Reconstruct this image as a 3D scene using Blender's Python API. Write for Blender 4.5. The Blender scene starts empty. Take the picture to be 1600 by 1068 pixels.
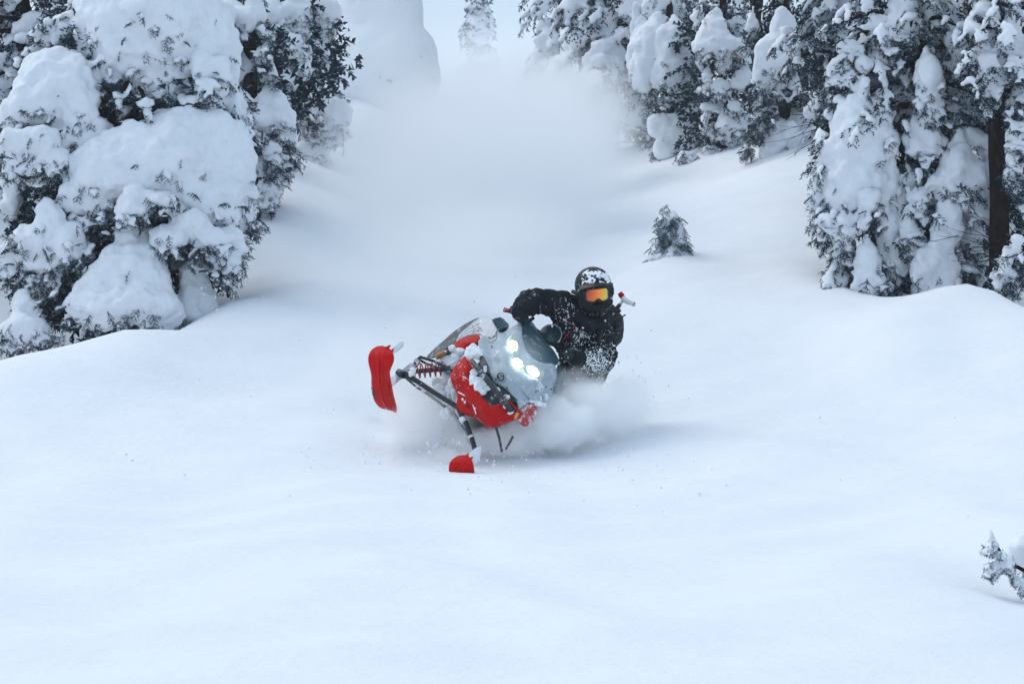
import bpy, bmesh, math, random
import numpy as np
from mathutils import Vector, Matrix, noise, geometry

rng = np.random.default_rng(11)
random.seed(11)
scene = bpy.context.scene
COL = scene.collection

# ------------------------------------------------------------------ camera
FPX = 3111.0                       # focal length in photo pixels (70 mm on 36 mm, 1600 px wide)
PITCH = math.atan(134 / FPX)
CAMZ = 1.5
cd = bpy.data.cameras.new('camera'); cam = bpy.data.objects.new('camera', cd); COL.objects.link(cam)
cd.lens = 70.0; cd.sensor_width = 36.0; cd.clip_start = 0.1; cd.clip_end = 2000
cam.location = (0, 0, CAMZ); cam.rotation_euler = (math.pi / 2 - PITCH, 0, 0)
scene.camera = cam

# ------------------------------------------------------------------ light
SUN_EL, SUN_AZ = math.radians(52), math.radians(-60)      # azimuth measured from +Y towards +X
world = bpy.data.worlds.new('World'); scene.world = world; world.use_nodes = True
wn = world.node_tree; wn.nodes.clear()
wo = wn.nodes.new('ShaderNodeOutputWorld'); bg = wn.nodes.new('ShaderNodeBackground')
sky = wn.nodes.new('ShaderNodeTexSky'); sky.sky_type = 'NISHITA'; sky.sun_disc = False
sky.sun_elevation = SUN_EL; sky.sun_rotation = SUN_AZ
sky.air_density = 1.0; sky.dust_density = 4.0; sky.ozone_density = 1.6
mixs = wn.nodes.new('ShaderNodeMix'); mixs.data_type = 'RGBA'
mixs.inputs['Factor'].default_value = 0.72                 # an even cloud deck over the clear sky
mixs.inputs[7].default_value = (8.5, 10.9, 13.6, 1)
wn.links.new(sky.outputs[0], mixs.inputs[6])
wn.links.new(mixs.outputs[2], bg.inputs['Color'])
bg.inputs['Strength'].default_value = 0.085
wn.links.new(bg.outputs[0], wo.inputs['Surface'])
sd = bpy.data.lights.new('sun', 'SUN'); sun = bpy.data.objects.new('sun', sd); COL.objects.link(sun)
sd.energy = 1.25; sd.angle = math.radians(45); sd.color = (1.0, 0.945, 0.87)
sdir = Vector((math.sin(SUN_AZ) * math.cos(SUN_EL), math.cos(SUN_AZ) * math.cos(SUN_EL), math.sin(SUN_EL)))
sun.rotation_euler = sdir.to_track_quat('Z', 'Y').to_euler(); sun.location = (-20, 10, 40)
scene.view_settings.view_transform = 'Standard'; scene.view_settings.look = 'None'
scene.view_settings.gamma = 1.0; scene.view_settings.use_curve_mapping = False
scene.view_settings.exposure = -0.03
cy = scene.cycles
cy.use_denoising = True
cy.volume_step_rate = 1.5; cy.volume_max_steps = 96; cy.volume_bounces = 28
cy.max_bounces = 32; cy.diffuse_bounces = 4; cy.transparent_max_bounces = 16

# ------------------------------------------------------------------ helpers
sp, cp = math.sin(PITCH), math.cos(PITCH)
def P(px, py, d):
    """the point of the place at distance d (m, along +Y) that shows at photo pixel px, py"""
    u = (px - 800) / FPX; v = (534 - py) / FPX
    t = d / (v * sp + cp)
    return Vector((u * t, d, CAMZ + t * (v * cp - sp)))
def toV(a): return np.asarray(a, dtype=float)

def mesh_np(name, verts, faces, smooth=True):
    """faces: (n,3) or (n,4) array, or a list of lists"""
    me = bpy.data.meshes.new(name)
    v = np.asarray(verts, dtype=np.float32)
    if isinstance(faces, np.ndarray):
        n, k = faces.shape
        me.vertices.add(len(v)); me.vertices.foreach_set('co', v.ravel())
        me.loops.add(n * k); me.loops.foreach_set('vertex_index', faces.astype(np.int32).ravel())
        me.polygons.add(n)
        me.polygons.foreach_set('loop_start', np.arange(0, n * k, k, dtype=np.int32))
        me.update(calc_edges=True)
    else:
        me.from_pydata([tuple(p) for p in v], [], faces); me.update()
    me.polygons.foreach_set('use_smooth', np.full(len(me.polygons), smooth))
    return me

def link(name, me, mat=None, parent=None):
    o = bpy.data.objects.new(name, me); COL.objects.link(o)
    if mat is not None and me is not None:
        me.materials.clear(); me.materials.append(mat)
    if parent is not None:
        o.parent = parent
        off = world_of(parent)
        me.transform(Matrix.Translation(-off))
    return o
def world_of(o):
    p = Vector(o.location)
    while o.parent is not None:
        o = o.parent; p = p + Vector(o.location)
    return p
def thing(name, label, cat, loc=(0, 0, 0), group=None):
    o = bpy.data.objects.new(name, None); COL.objects.link(o); o.location = loc
    o.empty_display_size = 0.2
    o['label'] = label; o['category'] = cat
    if group: o['group'] = group
    return o
def tag(o, label=None, cat=None, group=None, kind=None):
    if label: o['label'] = label
    if cat: o['category'] = cat
    if group: o['group'] = group
    if kind: o['kind'] = kind
    return o

def ico(sub):
    bm = bmesh.new(); bmesh.ops.create_icosphere(bm, subdivisions=sub, radius=1)
    v = np.array([p.co[:] for p in bm.verts]); f = np.array([[q.index for q in p.verts] for p in bm.faces]); bm.free()
    return v, f
ICO = {k: ico(k) for k in (1, 2, 3)}

def concat(chunks):
    vs, fs, n = [], [], 0
    for v, f in chunks:
        vs.append(v); fs.append(f + n); n += len(v)
    return np.concatenate(vs), np.concatenate(fs)

_tex = {}
def cloud(size, depth=2):
    k = (round(size, 3), depth)
    if k not in _tex:
        t = bpy.data.textures.new('clouds', 'CLOUDS'); t.noise_scale = size; t.noise_depth = depth; _tex[k] = t
    return _tex[k]

def fuse(chunks, voxel, disp=(), smooth=2, dec=None):
    """union of closed shells -> one skin, displaced by noise; returns a mesh in world coordinates"""
    v, f = concat(chunks)
    o = bpy.data.objects.new('tmp', mesh_np('tmp', v, f)); COL.objects.link(o)
    r = o.modifiers.new('r', 'REMESH'); r.mode = 'VOXEL'; r.voxel_size = voxel; r.use_smooth_shade = True
    if smooth:
        s = o.modifiers.new('s', 'SMOOTH'); s.factor = 0.5; s.iterations = smooth
    for size, strength in disp:
        d = o.modifiers.new('d', 'DISPLACE'); d.texture = cloud(size); d.texture_coords = 'GLOBAL'
        d.strength = strength; d.mid_level = 0.5
    if dec:
        dm = o.modifiers.new('dec', 'DECIMATE'); dm.ratio = dec
    dg = bpy.context.evaluated_depsgraph_get()
    me = bpy.data.meshes.new_from_object(o.evaluated_get(dg), depsgraph=dg)
    old = o.data; bpy.data.objects.remove(o); bpy.data.meshes.remove(old)
    me.polygons.foreach_set('use_smooth', np.ones(len(me.polygons), dtype=bool))
    return me
def mesh_arrays(me):
    n = len(me.vertices); co = np.empty(n * 3, np.float32); me.vertices.foreach_get('co', co)
    no = np.empty(n * 3, np.float32); me.vertices.foreach_get('normal', no)
    return co.reshape(-1, 3), no.reshape(-1, 3)

def tube_arrays(pts, rads, n=8, cap=True):
    pts = [Vector(p) for p in pts]; V = []; F = []
    up = Vector((0, 0, 1))
    for i, p in enumerate(pts):
        a = pts[max(i - 1, 0)]; b = pts[min(i + 1, len(pts) - 1)]
        d = (b - a).normalized()
        s = d.cross(up)
        if s.length < 1e-3: s = d.cross(Vector((1, 0, 0)))
        s.normalize(); t = s.cross(d)
        for k in range(n):
            an = 2 * math.pi * k / n
            V.append(p + rads[i] * (math.cos(an) * s + math.sin(an) * t))
    for i in range(len(pts) - 1):
        for k in range(n):
            F.append([i * n + k, i * n + (k + 1) % n, (i + 1) * n + (k + 1) % n, (i + 1) * n + k])
    if cap:
        for base, rev in ((0, True), ((len(pts) - 1) * n, False)):
            c = len(V); V.append(pts[0] if rev else pts[-1])
            for k in range(n):
                q = [base + k, base + (k + 1) % n, c]
                F.append(q[::-1] if not rev else q)
    return [tuple(v) for v in V], F
class MB:
    def __init__(s): s.V = []; s.F = []
    def add(s, V, F):
        n = len(s.V); s.V += [tuple(v) for v in V]; s.F += [[i + n for i in f] for f in F]; return s
    def tube(s, pts, rads, n=10):
        if not hasattr(rads, '__len__'): rads = [rads] * len(pts)
        return s.add(*tube_arrays(pts, rads, n))
    def build(s, name, mat, parent=None, smooth=True, bevel=0):
        me = mesh_np(name, s.V, s.F, smooth)
        bm = bmesh.new(); bm.from_mesh(me); bmesh.ops.recalc_face_normals(bm, faces=bm.faces); bm.to_mesh(me); bm.free()
        me.polygons.foreach_set('use_smooth', np.full(len(me.polygons), smooth))
        if smooth: me.set_sharp_from_angle(angle=math.radians(40))
        o = link(name, me, mat, parent)
        if bevel:
            b = o.modifiers.new('b', 'BEVEL'); b.width = bevel; b.segments = 2; b.limit_method = 'ANGLE'
        return o

# ------------------------------------------------------------------ materials
def new_mat(name):
    m = bpy.data.materials.new(name); m.use_nodes = True
    return m, m.node_tree, m.node_tree.nodes['Principled BSDF']
def N(nt, t, **kw):
    n = nt.nodes.new(t)
    for k, v in kw.items(): setattr(n, k, v)
    return n
def ramp(nt, src, stops):
    r = N(nt, 'ShaderNodeValToRGB')
    while len(r.color_ramp.elements) < len(stops): r.color_ramp.elements.new(0.5)
    for e, (p, c) in zip(r.color_ramp.elements, stops):
        e.position = p; e.color = c if len(c) == 4 else (*c, 1)
    nt.links.new(src, r.inputs[0]); return r
def noise_tex(nt, scale, detail=4, rough=0.55, coord=None):
    if coord is None:
        coord = N(nt, 'ShaderNodeNewGeometry').outputs['Position']
    n = N(nt, 'ShaderNodeTexNoise'); n.inputs['Scale'].default_value = scale
    n.inputs['Detail'].default_value = detail; n.inputs['Roughness'].default_value = rough
    nt.links.new(coord, n.inputs['Vector']); return n
def bump(nt, b, height, dist, strength=1.0, prev=None):
    n = N(nt, 'ShaderNodeBump'); n.inputs['Distance'].default_value = dist; n.inputs['Strength'].default_value = strength
    nt.links.new(height, n.inputs['Height'])
    if prev: nt.links.new(prev.outputs[0], n.inputs['Normal'])
    nt.links.new(n.outputs[0], b.inputs['Normal']); return n

def snow_mat(name, base=(0.815, 0.845, 0.885), fine=60, d=0.006, sss=0.0):
    m, nt, b = new_mat(name)
    n1 = noise_tex(nt, 3.0, 3); r = ramp(nt, n1.outputs['Fac'], [(0.3, tuple(c * 0.965 for c in base)), (0.7, base)])
    nt.links.new(r.outputs[0], b.inputs['Base Color'])
    b.inputs['Roughness'].default_value = 0.75; b.inputs['Specular IOR Level'].default_value = 0.25
    if sss:
        b.inputs['Subsurface Weight'].default_value = sss
        b.inputs['Subsurface Radius'].default_value = (0.03, 0.035, 0.05); b.inputs['Subsurface Scale'].default_value = 1
    n2 = noise_tex(nt, fine, 5, 0.65); n3 = noise_tex(nt, 9, 4, 0.6)
    p = bump(nt, b, n3.outputs['Fac'], d * 5, 0.55)
    bump(nt, b, n2.outputs['Fac'], d, 0.6, p)
    return m
SNOW_G = snow_mat('snow_ground', fine=50, d=0.004)
SNOW_T = snow_mat('snow_on_tree', fine=70, d=0.006)
SNOW_S = snow_mat('snow_clinging', base=(0.88, 0.9, 0.92), fine=120, d=0.003)

def foliage_mat(name, c0, c1, frost):
    m, nt, b = new_mat(name)
    g = N(nt, 'ShaderNodeNewGeometry')
    n1 = noise_tex(nt, 5, 3); r = ramp(nt, n1.outputs['Fac'], [(0.35, c0), (0.65, c1)])
    sep = N(nt, 'ShaderNodeSeparateXYZ'); nt.links.new(g.outputs['Normal'], sep.inputs[0])
    ab = N(nt, 'ShaderNodeMath', operation='ABSOLUTE'); nt.links.new(sep.outputs['Z'], ab.inputs[0])
    n2 = noise_tex(nt, 14, 3)
    ad = N(nt, 'ShaderNodeMath', operation='ADD'); nt.links.new(ab.outputs[0], ad.inputs[0]); nt.links.new(n2.outputs['Fac'], ad.inputs[1])
    fr = ramp(nt, ad.outputs[0], [(0.0, (0, 0, 0)), (1.0, (0, 0, 0))])
    mr = N(nt, 'ShaderNodeMapRange'); mr.inputs['From Min'].default_value = 1.35 - frost; mr.inputs['From Max'].default_value = 1.62 - frost
    nt.links.new(ad.outputs[0], mr.inputs['Value']); nt.nodes.remove(fr)
    mx = N(nt, 'ShaderNodeMix', data_type='RGBA'); nt.links.new(mr.outputs[0], mx.inputs['Factor'])
    nt.links.new(r.outputs[0], mx.inputs[6]); mx.inputs[7].default_value = (0.52, 0.66, 0.77, 1)
    nt.links.new(mx.outputs[2], b.inputs['Base Color']); b.inputs['Roughness'].default_value = 0.7
    b.inputs['Specular IOR Level'].default_value = 0.25
    return m
FOL_D = foliage_mat('fir_needles', (0.002, 0.017, 0.030), (0.009, 0.036, 0.055), 0.13)
FOL_F = foliage_mat('frosted_fir_needles', (0.012, 0.042, 0.055), (0.03, 0.075, 0.09), 0.30)
FOL_B = foliage_mat('brownish_needles', (0.03, 0.032, 0.03), (0.06, 0.055, 0.05), 0.1)

def bark_mat():
    m, nt, b = new_mat('bark')
    tc = N(nt, 'ShaderNodeNewGeometry'); mp = N(nt, 'ShaderNodeMapping'); mp.inputs['Scale'].default_value = (14, 14, 5)
    nt.links.new(tc.outputs['Position'], mp.inputs[0])
    n = noise_tex(nt, 1.6, 6, 0.7, mp.outputs[0])
    r = ramp(nt, n.outputs['Fac'], [(0.3, (0.007, 0.005, 0.006)), (0.55, (0.024, 0.017, 0.016)), (0.78, (0.07, 0.052, 0.046))])
    nt.links.new(r.outputs[0], b.inputs['Base Color']); b.inputs['Roughness'].default_value = 1.0; b.inputs['Specular IOR Level'].default_value = .05
    bump(nt, b, n.outputs['Fac'], 0.02, 0.8); return m
BARK = bark_mat()

# ------------------------------------------------------------------ terrain: one sheet through measured points
CTRL = [  # photo px, py, distance
 (0,1068,7.4),(400,1068,7.4),(800,1068,7.4),(1200,1068,7.4),(1600,1068,7.6),
 (0,900,9.6),(400,900,9.7),(800,900,9.8),(1200,900,9.8),(1400,900,9.9),
 (1500,935,9.3),(1560,950,9.6),(1600,955,9.7),(1580,890,10.2),(1500,840,11.0),(1590,838,10.6),(1680,830,10.8),(1600,780,12.6),(1480,800,11.8),
 (0,760,13.0),(250,755,13.2),(500,748,13.4),(720,738,14.15),(800,734,14.2),(1000,742,14.0),(1250,760,13.2),
 (640,690,15.2),(500,684,15.0),(420,700,14.6),(760,690,15.3),(860,690,15.4),(950,680,15.5),(1050,676,15.5),(1300,690,14.8),(1550,690,14.3),
 (0,640,15.4),(200,630,15.6),(400,620,16.2),
 (0,562,16.6),(60,552,16.8),(110,540,16.9),(190,517,17.2),(260,522,17.2),(330,492,18.3),(380,466,19.4),(440,425,20.8),(400,410,21.8),
 (560,560,17.6),(700,560,18.0),(900,560,18.2),(1050,560,18.2),(1250,580,17.4),(1500,580,16.5),
 (430,320,24.0),(500,290,27),(455,225,31),(520,210,33),(600,165,38),
 (560,420,22.0),(750,440,22.5),(950,440,22.5),(650,330,29),(800,330,30),(950,320,29.5),(700,215,41),(850,215,41),(720,120,58),(860,125,56),
 (1048,400,22.6),(1120,360,24.4),(1150,440,21.2),(1230,410,22.2),(1290,430,20.8),(1370,470,19.4),(1450,462,19.2),(1500,446,19.0),(1560,455,18.6),(1600,495,17.2),
 (1520,500,17.4),(1400,500,17.6),
 (60,610,18.4),(150,590,18.6),(230,560,18.6),(0,620,18.2),(1450,490,20.4),(1530,490,20.4),(1600,520,19.6),
 (1040,250,33),(1150,232,31.5),(1240,225,29.5),(1280,330,24.5),(1000,170,40),(940,100,50),
]
cw = [P(*c) for c in CTRL]
cw += [Vector(p) for p in ((-9, 20, 1.4), (-14, 26, 3.2), (-25, 30, 6.5), (9, 21, 1.2), (14, 26, 3.0), (25, 30, 6.5), (-12, 45, 7.5), (12, 44, 7.5), (-35, 60, 13), (35, 60, 13),
                           (0, 0, -0.35), (-10, 0, 0.2), (10, 0, 0.2), (-8, 8, 0.2), (8, 8, 0.25), (-30, 0, 2.0), (30, 0, 2.0), (0, -30, -2.5), (-30, -30, -1.0), (30, -30, -1.0), (-9, 14, 0.5), (9, 14, 0.5),
                           (0, 80, 7.4), (-30, 85, 11), (30, 85, 11), (0, 120, 8.0), (-50, 120, 11), (50, 120, 11), (0, 160, 6), (-60, 160, 8), (60, 160, 8))]
CX = np.array([[p.x, p.y] for p in cw]); CZ = np.array([p.z for p in cw])
# compress distance so that near and far points weigh alike
def warp(xy):
    xy = np.atleast_2d(xy).astype(float); y = xy[:, 1]
    s = np.where(y > 6, 6 + np.log(np.maximum(y, 6) / 6) * 6, y)
    k = np.where(y > 6, s / np.maximum(y, 1e-6), 1.0)
    return np.stack([xy[:, 0] * np.maximum(k, 0.25) , s], 1)
def _U(r2): return np.where(r2 > 1e-12, r2 * np.log(np.maximum(r2, 1e-12)), 0.0)
WX = warp(CX); n_ = len(WX)
K = _U(((WX[:, None] - WX[None]) ** 2).sum(-1)) + np.eye(n_) * 0.02
Pm = np.hstack([np.ones((n_, 1)), WX])
SOL = np.linalg.solve(np.block([[K, Pm], [Pm.T, np.zeros((3, 3))]]), np.concatenate([CZ, np.zeros(3)]))
def height(xy):
    w = warp(xy); out = np.empty(len(w))
    for i in range(0, len(w), 4000):
        q = w[i:i + 4000]
        out[i:i + 4000] = _U(((q[:, None] - WX[None]) ** 2).sum(-1)) @ SOL[:n_] + SOL[n_] + q @ SOL[n_ + 1:]
    return out
def gz(x, y): return float(height(np.array([[x, y]]))[0])

ys = np.concatenate([np.linspace(-60, 3, 24, endpoint=False), np.geomspace(3, 40, 280, endpoint=False), np.geomspace(40, 420, 70)])
ss = np.linspace(-1, 1, 280); ss = np.sign(ss) * np.abs(ss) ** 1.5
YY, SS = np.meshgrid(ys, ss, indexing='ij')
XX = SS * (30 + 0.75 * np.maximum(YY, 0))
Z = height(np.stack([XX.ravel(), YY.ravel()], 1)).reshape(XX.shape)
far = np.clip((YY - 95) / 60, 0, 1); Z = Z * (1 - far) + far * (7.6 - 0.03 * (YY - 95) + 0.03 * np.abs(XX))
side = np.clip((np.abs(XX) - 30) / 30, 0, 1); Z = Z * (1 - side) + side * (3 + 0.10 * np.maximum(YY, 0) * np.exp(-np.maximum(YY, 0) / 150) + 0.05 * np.abs(XX))
def wob(x, y):
    return (0.032 * np.sin(1.9 * x + 0.6 * y + 1.3 * np.sin(0.7 * y + 0.4 * x)) * np.sin(1.15 * y - 0.5 * x + 1.1 * np.sin(0.9 * x))
            + 0.016 * np.sin(4.1 * x - 1.3 * y + 1.7 * np.sin(1.3 * y)) * np.sin(3.1 * y + 0.7 * x + np.sin(2.0 * x)))
Z = Z + wob(XX, YY) * np.clip(YY / 6, 0.3, 1.6) * np.clip((YY - 3) / 6, 0.3, 1)
nr, nc = XX.shape
idx = np.arange(nr * nc).reshape(nr, nc)
quads = np.stack([idx[:-1, :-1], idx[:-1, 1:], idx[1:, 1:], idx[1:, :-1]], -1).reshape(-1, 4)
ground = link('snow_ground', mesh_np('snow_ground', np.stack([XX, YY, Z], -1).reshape(-1, 3), quads), SNOW_G)
tag(ground, 'smooth untouched powder snow rising into an open gully between trees', kind='structure')

# ------------------------------------------------------------------ fir sprays
def make_spray(nee, nlat, nl, nw, seed):
    r = np.random.default_rng(seed); V = []; F = []
    twigs = [(0.0, 1.0, 0.0)]
    for i in range(nlat):
        t = 0.18 + 0.68 * i / max(nlat - 1, 1); L = 0.48 * (1 - 0.55 * t)
        for sgn in (-1, 1): twigs.append((t + r.uniform(-.04, .04), L * r.uniform(.8, 1.2), sgn * math.radians(r.uniform(38, 62))))
    def axis(t): return np.array([t, 0, -0.28 * t * t])
    for (t0, L, an) in twigs:
        o = axis(t0) if an else axis(0)
        d0 = np.array([math.cos(an), math.sin(an), -0.18 - 0.35 * t0 * (an != 0)])
        n = max(5, int(nee * L * (1 if an else .8)))
        # woody stem
        e = o + d0 * L if an else axis(1.0)
        sd_ = np.cross(e - o, [0, 0, 1.0]); sd_ /= np.linalg.norm(sd_) + 1e-9
        b = len(V); V += [o - sd_ * .012, o + sd_ * .012, e]; F.append([b, b + 1, b + 2])
        b = len(V); V += [o - np.array([0, 0, .012]), o + np.array([0, 0, .012]), e]; F.append([b, b + 1, b + 2])
        for k in range(n):
            t = (k + r.uniform(0, 1)) / n
            p = o + d0 * L * t + np.array([0, 0, -0.12 * L * t * t]) if an else axis(t)
            d = d0 if an else np.array([1, 0, -0.56 * t]); d = d / np.linalg.norm(d)
            s = np.cross(d, [0, 0, 1.0]); s /= np.linalg.norm(s); u = np.cross(s, d)
            a = r.uniform(0, 2 * math.pi); rad = math.cos(a) * s + math.sin(a) * u
            nd = d * 0.62 + rad * 0.8; nd /= np.linalg.norm(nd)
            w = np.cross(nd, r.normal(size=3)); w /= np.linalg.norm(w)
            ll = nl * r.uniform(.75, 1.25) * (1 - 0.35 * t)
            b = len(V); V += [p - w * nw, p + w * nw, p + nd * ll]; F.append([b, b + 1, b + 2])
    return np.array(V), np.array(F)
SPR = {0: [make_spray(40, 4, 0.135, 0.0225, s) for s in range(5)],      # near
       1: [make_spray(24, 3, 0.15, 0.034, 50 + s) for s in range(4)],
       2: [make_spray(9, 2, 0.22, 0.07, 80 + s) for s in range(4)]}

def unit(v): return v / (np.linalg.norm(v) + 1e-9)
class Tree:
    def __init__(s, name, label, px, D, top, group=None, lod=0, mat=None, base=None):
        """px: where the trunk stands in the photo's width, D: its distance, top: trunk height"""
        s.D = D; s.lod = lod; s.mat = mat or FOL_D; s.r = np.random.default_rng(abs(hash((px, D))) % 99991 if False else int(px * 7 + D * 131) % 99991)
        p = P(px, 400, D); s.x, s.y = p.x, D
        s.z = gz(s.x, s.y) - 0.05 if base is None else base
        s.h = top
        s.o = thing(name, label, 'tree', (s.x, s.y, s.z), group)
        s.sprays = []; s.caps = []; s.limbs = []; s.vox = max(0.021, D * 0.00115)
        s.mpp = D / FPX
        s.lean = np.array([0.0, 0.0])
    def axis(s, z): return np.array([s.x + s.lean[0] * (z - s.z), s.y + s.lean[1] * (z - s.z), z])
    def spray(s, p, d, L, cap=0.7, roll=0.0, lod=None):
        d = unit(toV(d)); up = np.array([0, 0, 1.0]); sd_ = np.cross(up, d)
        if np.linalg.norm(sd_) < .05: sd_ = s.r.normal(size=3)
        sd_ = unit(sd_); u = np.cross(d, sd_)
        c, q = math.cos(roll), math.sin(roll); sd2 = c * sd_ + q * u; u2 = -q * sd_ + c * u
        R = np.stack([d, sd2, u2], 1) * L
        S_ = SPR[s.lod if lod is None else max(lod, s.lod)]; v, f = S_[s.r.integers(len(S_))]
        s.sprays.append((v @ R.T + p, f))
        if s.r.random() < cap:
            for t, yo, tx, ty in ((.3, 0, 1, 0), (.6, 0, 1, 0), (.88, 0, 1, 0), (.42, .16, .62, .78), (.42, -.16, .62, -.78), (.72, .12, .7, .7), (.72, -.12, .7, -.7)):
                if s.r.random() < 0.18: continue
                q_ = np.array([t, yo, -0.28 * t * t]) @ R.T + p
                rr = L * s.r.uniform(.07, .155) * (1.15 - .4 * t)
                dd = unit(np.array([tx, ty, -.25 - .4 * t]) @ R.T)
                s.caps.append((q_ + np.array([0, 0, rr * .7]), rr * np.array([2.1, 1.1, .95]), dd))
    def blob(s, c, r, sub=2):
        v, f = ICO[sub]; return (v * toV(r) + toV(c), f)
    def pillow(s, specs, fringe=26, depth=0.85, disp=(0.21, 0.085), cap=0.7, L=(0.085, 0.18), vox=None):
        """one mass of snow lying on a bough; specs in photo pixels:
           ('e',px,py,rx,ry[,dz]) a rounded lump, ('t',apex x,apex y,left,right,base y[,dz]) a tent hanging over the bough"""
        ch = []; m = s.mpp; cs = []; g_ = 1.06
        for q in specs:
            if q[0] == 'e':
                _, px, py, rx, ry = q[:5]; dz = q[5] if len(q) > 5 else 0
                D = s.D - dz; c = toV(P(px, py, D)); mm = D / FPX
                ch.append(s.blob(c, (rx * mm * g_, max(min(rx, ry) * 1.05, rx * .7) * mm * depth, ry * mm * g_), 3)); cs.append(c)
            else:
                _, ax, ay, lx, rx_, by = q[:6]; dz = q[6] if len(q) > 6 else 0
                D = s.D - dz; mm = D / FPX; k = 9; w = (rx_ - lx) / 2; H = by - ay
                for i in range(k):
                    t = (i + .5) / k
                    cx = ax + ((lx + rx_) / 2 - ax) * t; wy = ay + H * t
                    rr = w * (0.16 + 0.84 * t ** .8) * g_
                    c = toV(P(cx, wy, D - (t * w * .35) * mm)); ch.append(s.blob(c, (rr * mm, rr * mm * depth, max(H / k * 1.15, rr * .42) * mm), 3))
                cs.append(toV(P(ax, (ay + by) / 2, D)))
        me = fuse(ch, vox or max(0.027, s.D * 0.0015), [(0.34, disp[0]), (0.11, disp[1]), (0.04, 0.022)], 1)
        co, no = mesh_arrays(me)
        link('snow_pillow', me, SNOW_T, s.o)
        # needles peep out along the lower rim
        cen = co.mean(0); zmin, zmax = co[:, 2].min(), co[:, 2].max()
        low = (no[:, 2] < 0.25) & (no[:, 2] > -0.9)
        w = np.where(low, 0.012 + (1 - np.clip((co[:, 2] - zmin) / (zmax - zmin + 1e-6), 0, 1)) ** 3.5, 0); w *= np.where(no[:, 1] > 0.5, 0.3, 1)
        area = (co[:, 0].max() - co[:, 0].min()) * (zmax - zmin)
        nf = int(fringe * max(area, .02) ** .7 * 4.6)
        if w.sum() > 0 and nf:
            for i in s.r.choice(len(co), nf, p=w / w.sum()):
                o_ = no[i].astype(float).copy(); o_[2] = 0; o_ = unit(o_)
                d = o_ * s.r.uniform(.5, 1) + np.array([0, 0, -s.r.uniform(.15, 1.1)]) + s.r.normal(size=3) * .28
                l = s.r.uniform(*L) * (s.D / 20) ** .35
                s.spray(co[i] - o_ * l * s.r.uniform(.25, .6) + np.array([0, 0, -.02]), d, l, cap, s.r.normal() * .5)
        for c in cs[:2]:
            s.limbs.append(c)
        return me
    def patch(s, px, py, rx, ry, n, dz=0.0, L=(0.09, 0.19), cap=0.62, spread=0.22):
        """a patch of open needles"""
        for _ in range(int(n * (1.25 if dz > -.3 else 1))):
            a = s.r.uniform(0, 2 * math.pi); q = math.sqrt(s.r.random())
            D = s.D - dz + .19 + s.r.normal() * spread
            p = toV(P(px + rx * q * math.cos(a), py + ry * q * math.sin(a), D))
            o_ = p - s.axis(p[2]); o_[2] = 0; o_ = unit(o_ + np.array([0, -.5, 0]))
            d = o_ + np.array([0, 0, -s.r.uniform(.1, .9)]) + s.r.normal(size=3) * .4
            l = s.r.uniform(*L)
            s.spray(p - d * l * .4, d, l, cap if dz > -.3 else 0, s.r.normal() * .6, 2 if dz <= -.3 else None)
    def bough(s, z0, az, ln, droop, r, snow=1.0, dens=1.0, rise=.1, start=.12, cap=.75, L=(.15, .27)):
        o = s.axis(z0); h = np.array([math.sin(az), -math.cos(az), 0]); sd_ = np.array([h[1], -h[0], 0])
        pt = lambda t: o + h * ln * t + np.array([0, 0, rise * ln * t - droop * ln * t * t])
        s.limbs.append(pt(.85))
        k = max(3, int(ln / .22))
        for i in range(k):
            t = start + (0.98 - start) * (i + s.r.random() * .6) / k
            w = r * (0.55 + 0.9 * math.sin(math.pi * min(t * .85 + .1, 1))) * s.r.uniform(.75, 1.25)
            if s.r.random() < snow:
                s.caps.append((pt(t) + np.array([0, 0, w * .25]) + sd_ * s.r.normal() * w * .35, np.array([w, w, w * .62]), h))
                if s.r.random() < .7: s.caps.append((pt(t) + sd_ * s.r.choice([-1, 1]) * w * .9 - np.array([0, 0, w * .35]), np.array([w, w, w * .7]) * .7, h))
            for sg in (-1, 1):
                for _ in range(max(1, int(round(dens * s.r.uniform(.6, 1.6))))):
                    d = h * s.r.uniform(.2, 1) + sg * sd_ * s.r.uniform(.3, 1) + np.array([0, 0, -s.r.uniform(.2, 1.0)])
                    l = s.r.uniform(*L)
                    s.spray(pt(t) + sg * sd_ * w * .45 - np.array([0, 0, w * .3]), d, l, cap, s.r.normal() * .4, 1)
        s.spray(pt(.93), h + np.array([0, 0, -droop]), s.r.uniform(*L) * 1.1, cap)
    def finish(s, trunk_r=.1, limb=True, trunk=True, mat=None):
        if trunk:
            k = 14; V = []
            pts = [s.axis(s.z - .2 + (s.h + .2) * i / k) + np.append(s.r.normal(size=2) * trunk_r * .05, 0) for i in range(k + 1)]
            mb = MB().tube(pts, [trunk_r * (1 - .8 * i / k) * (1.25 if i == 0 else 1) for i in range(k + 1)], 14)
            if limb:
                for c in s.limbs[:90]:
                    c = toV(c); a = s.axis(min(max(c[2] + .15, s.z + .2), s.z + s.h * .95))
                    md = (a + c) / 2 + np.array([0, 0, .08])
                    mb.tube([a, md, c], [trunk_r * .2, trunk_r * .14, trunk_r * .06], 6)
            mb.build('trunk', BARK, s.o)
        if s.sprays:
            v, f = concat(s.sprays)
            tag(link('foliage', mesh_np('foliage', v, f, False), s.mat, s.o), kind='stuff')
        if s.caps:
            ch = []
            v1, f1 = ICO[1]
            for c, r_, d in s.caps:
                d = unit(toV(d)); sd_ = unit(np.cross([0, 0, 1.0], d) + 1e-6); u = np.cross(d, sd_)
                ch.append(((v1 * r_) @ np.stack([d, sd_, u], 0) + c, f1))
            me = fuse(ch, s.vox, [(0.08, s.vox * 1.6), (0.03, s.vox * .7)], 1, .42)
            tag(link('snow_cap', me, SNOW_T, s.o), kind='stuff')
        return s.o
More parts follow.
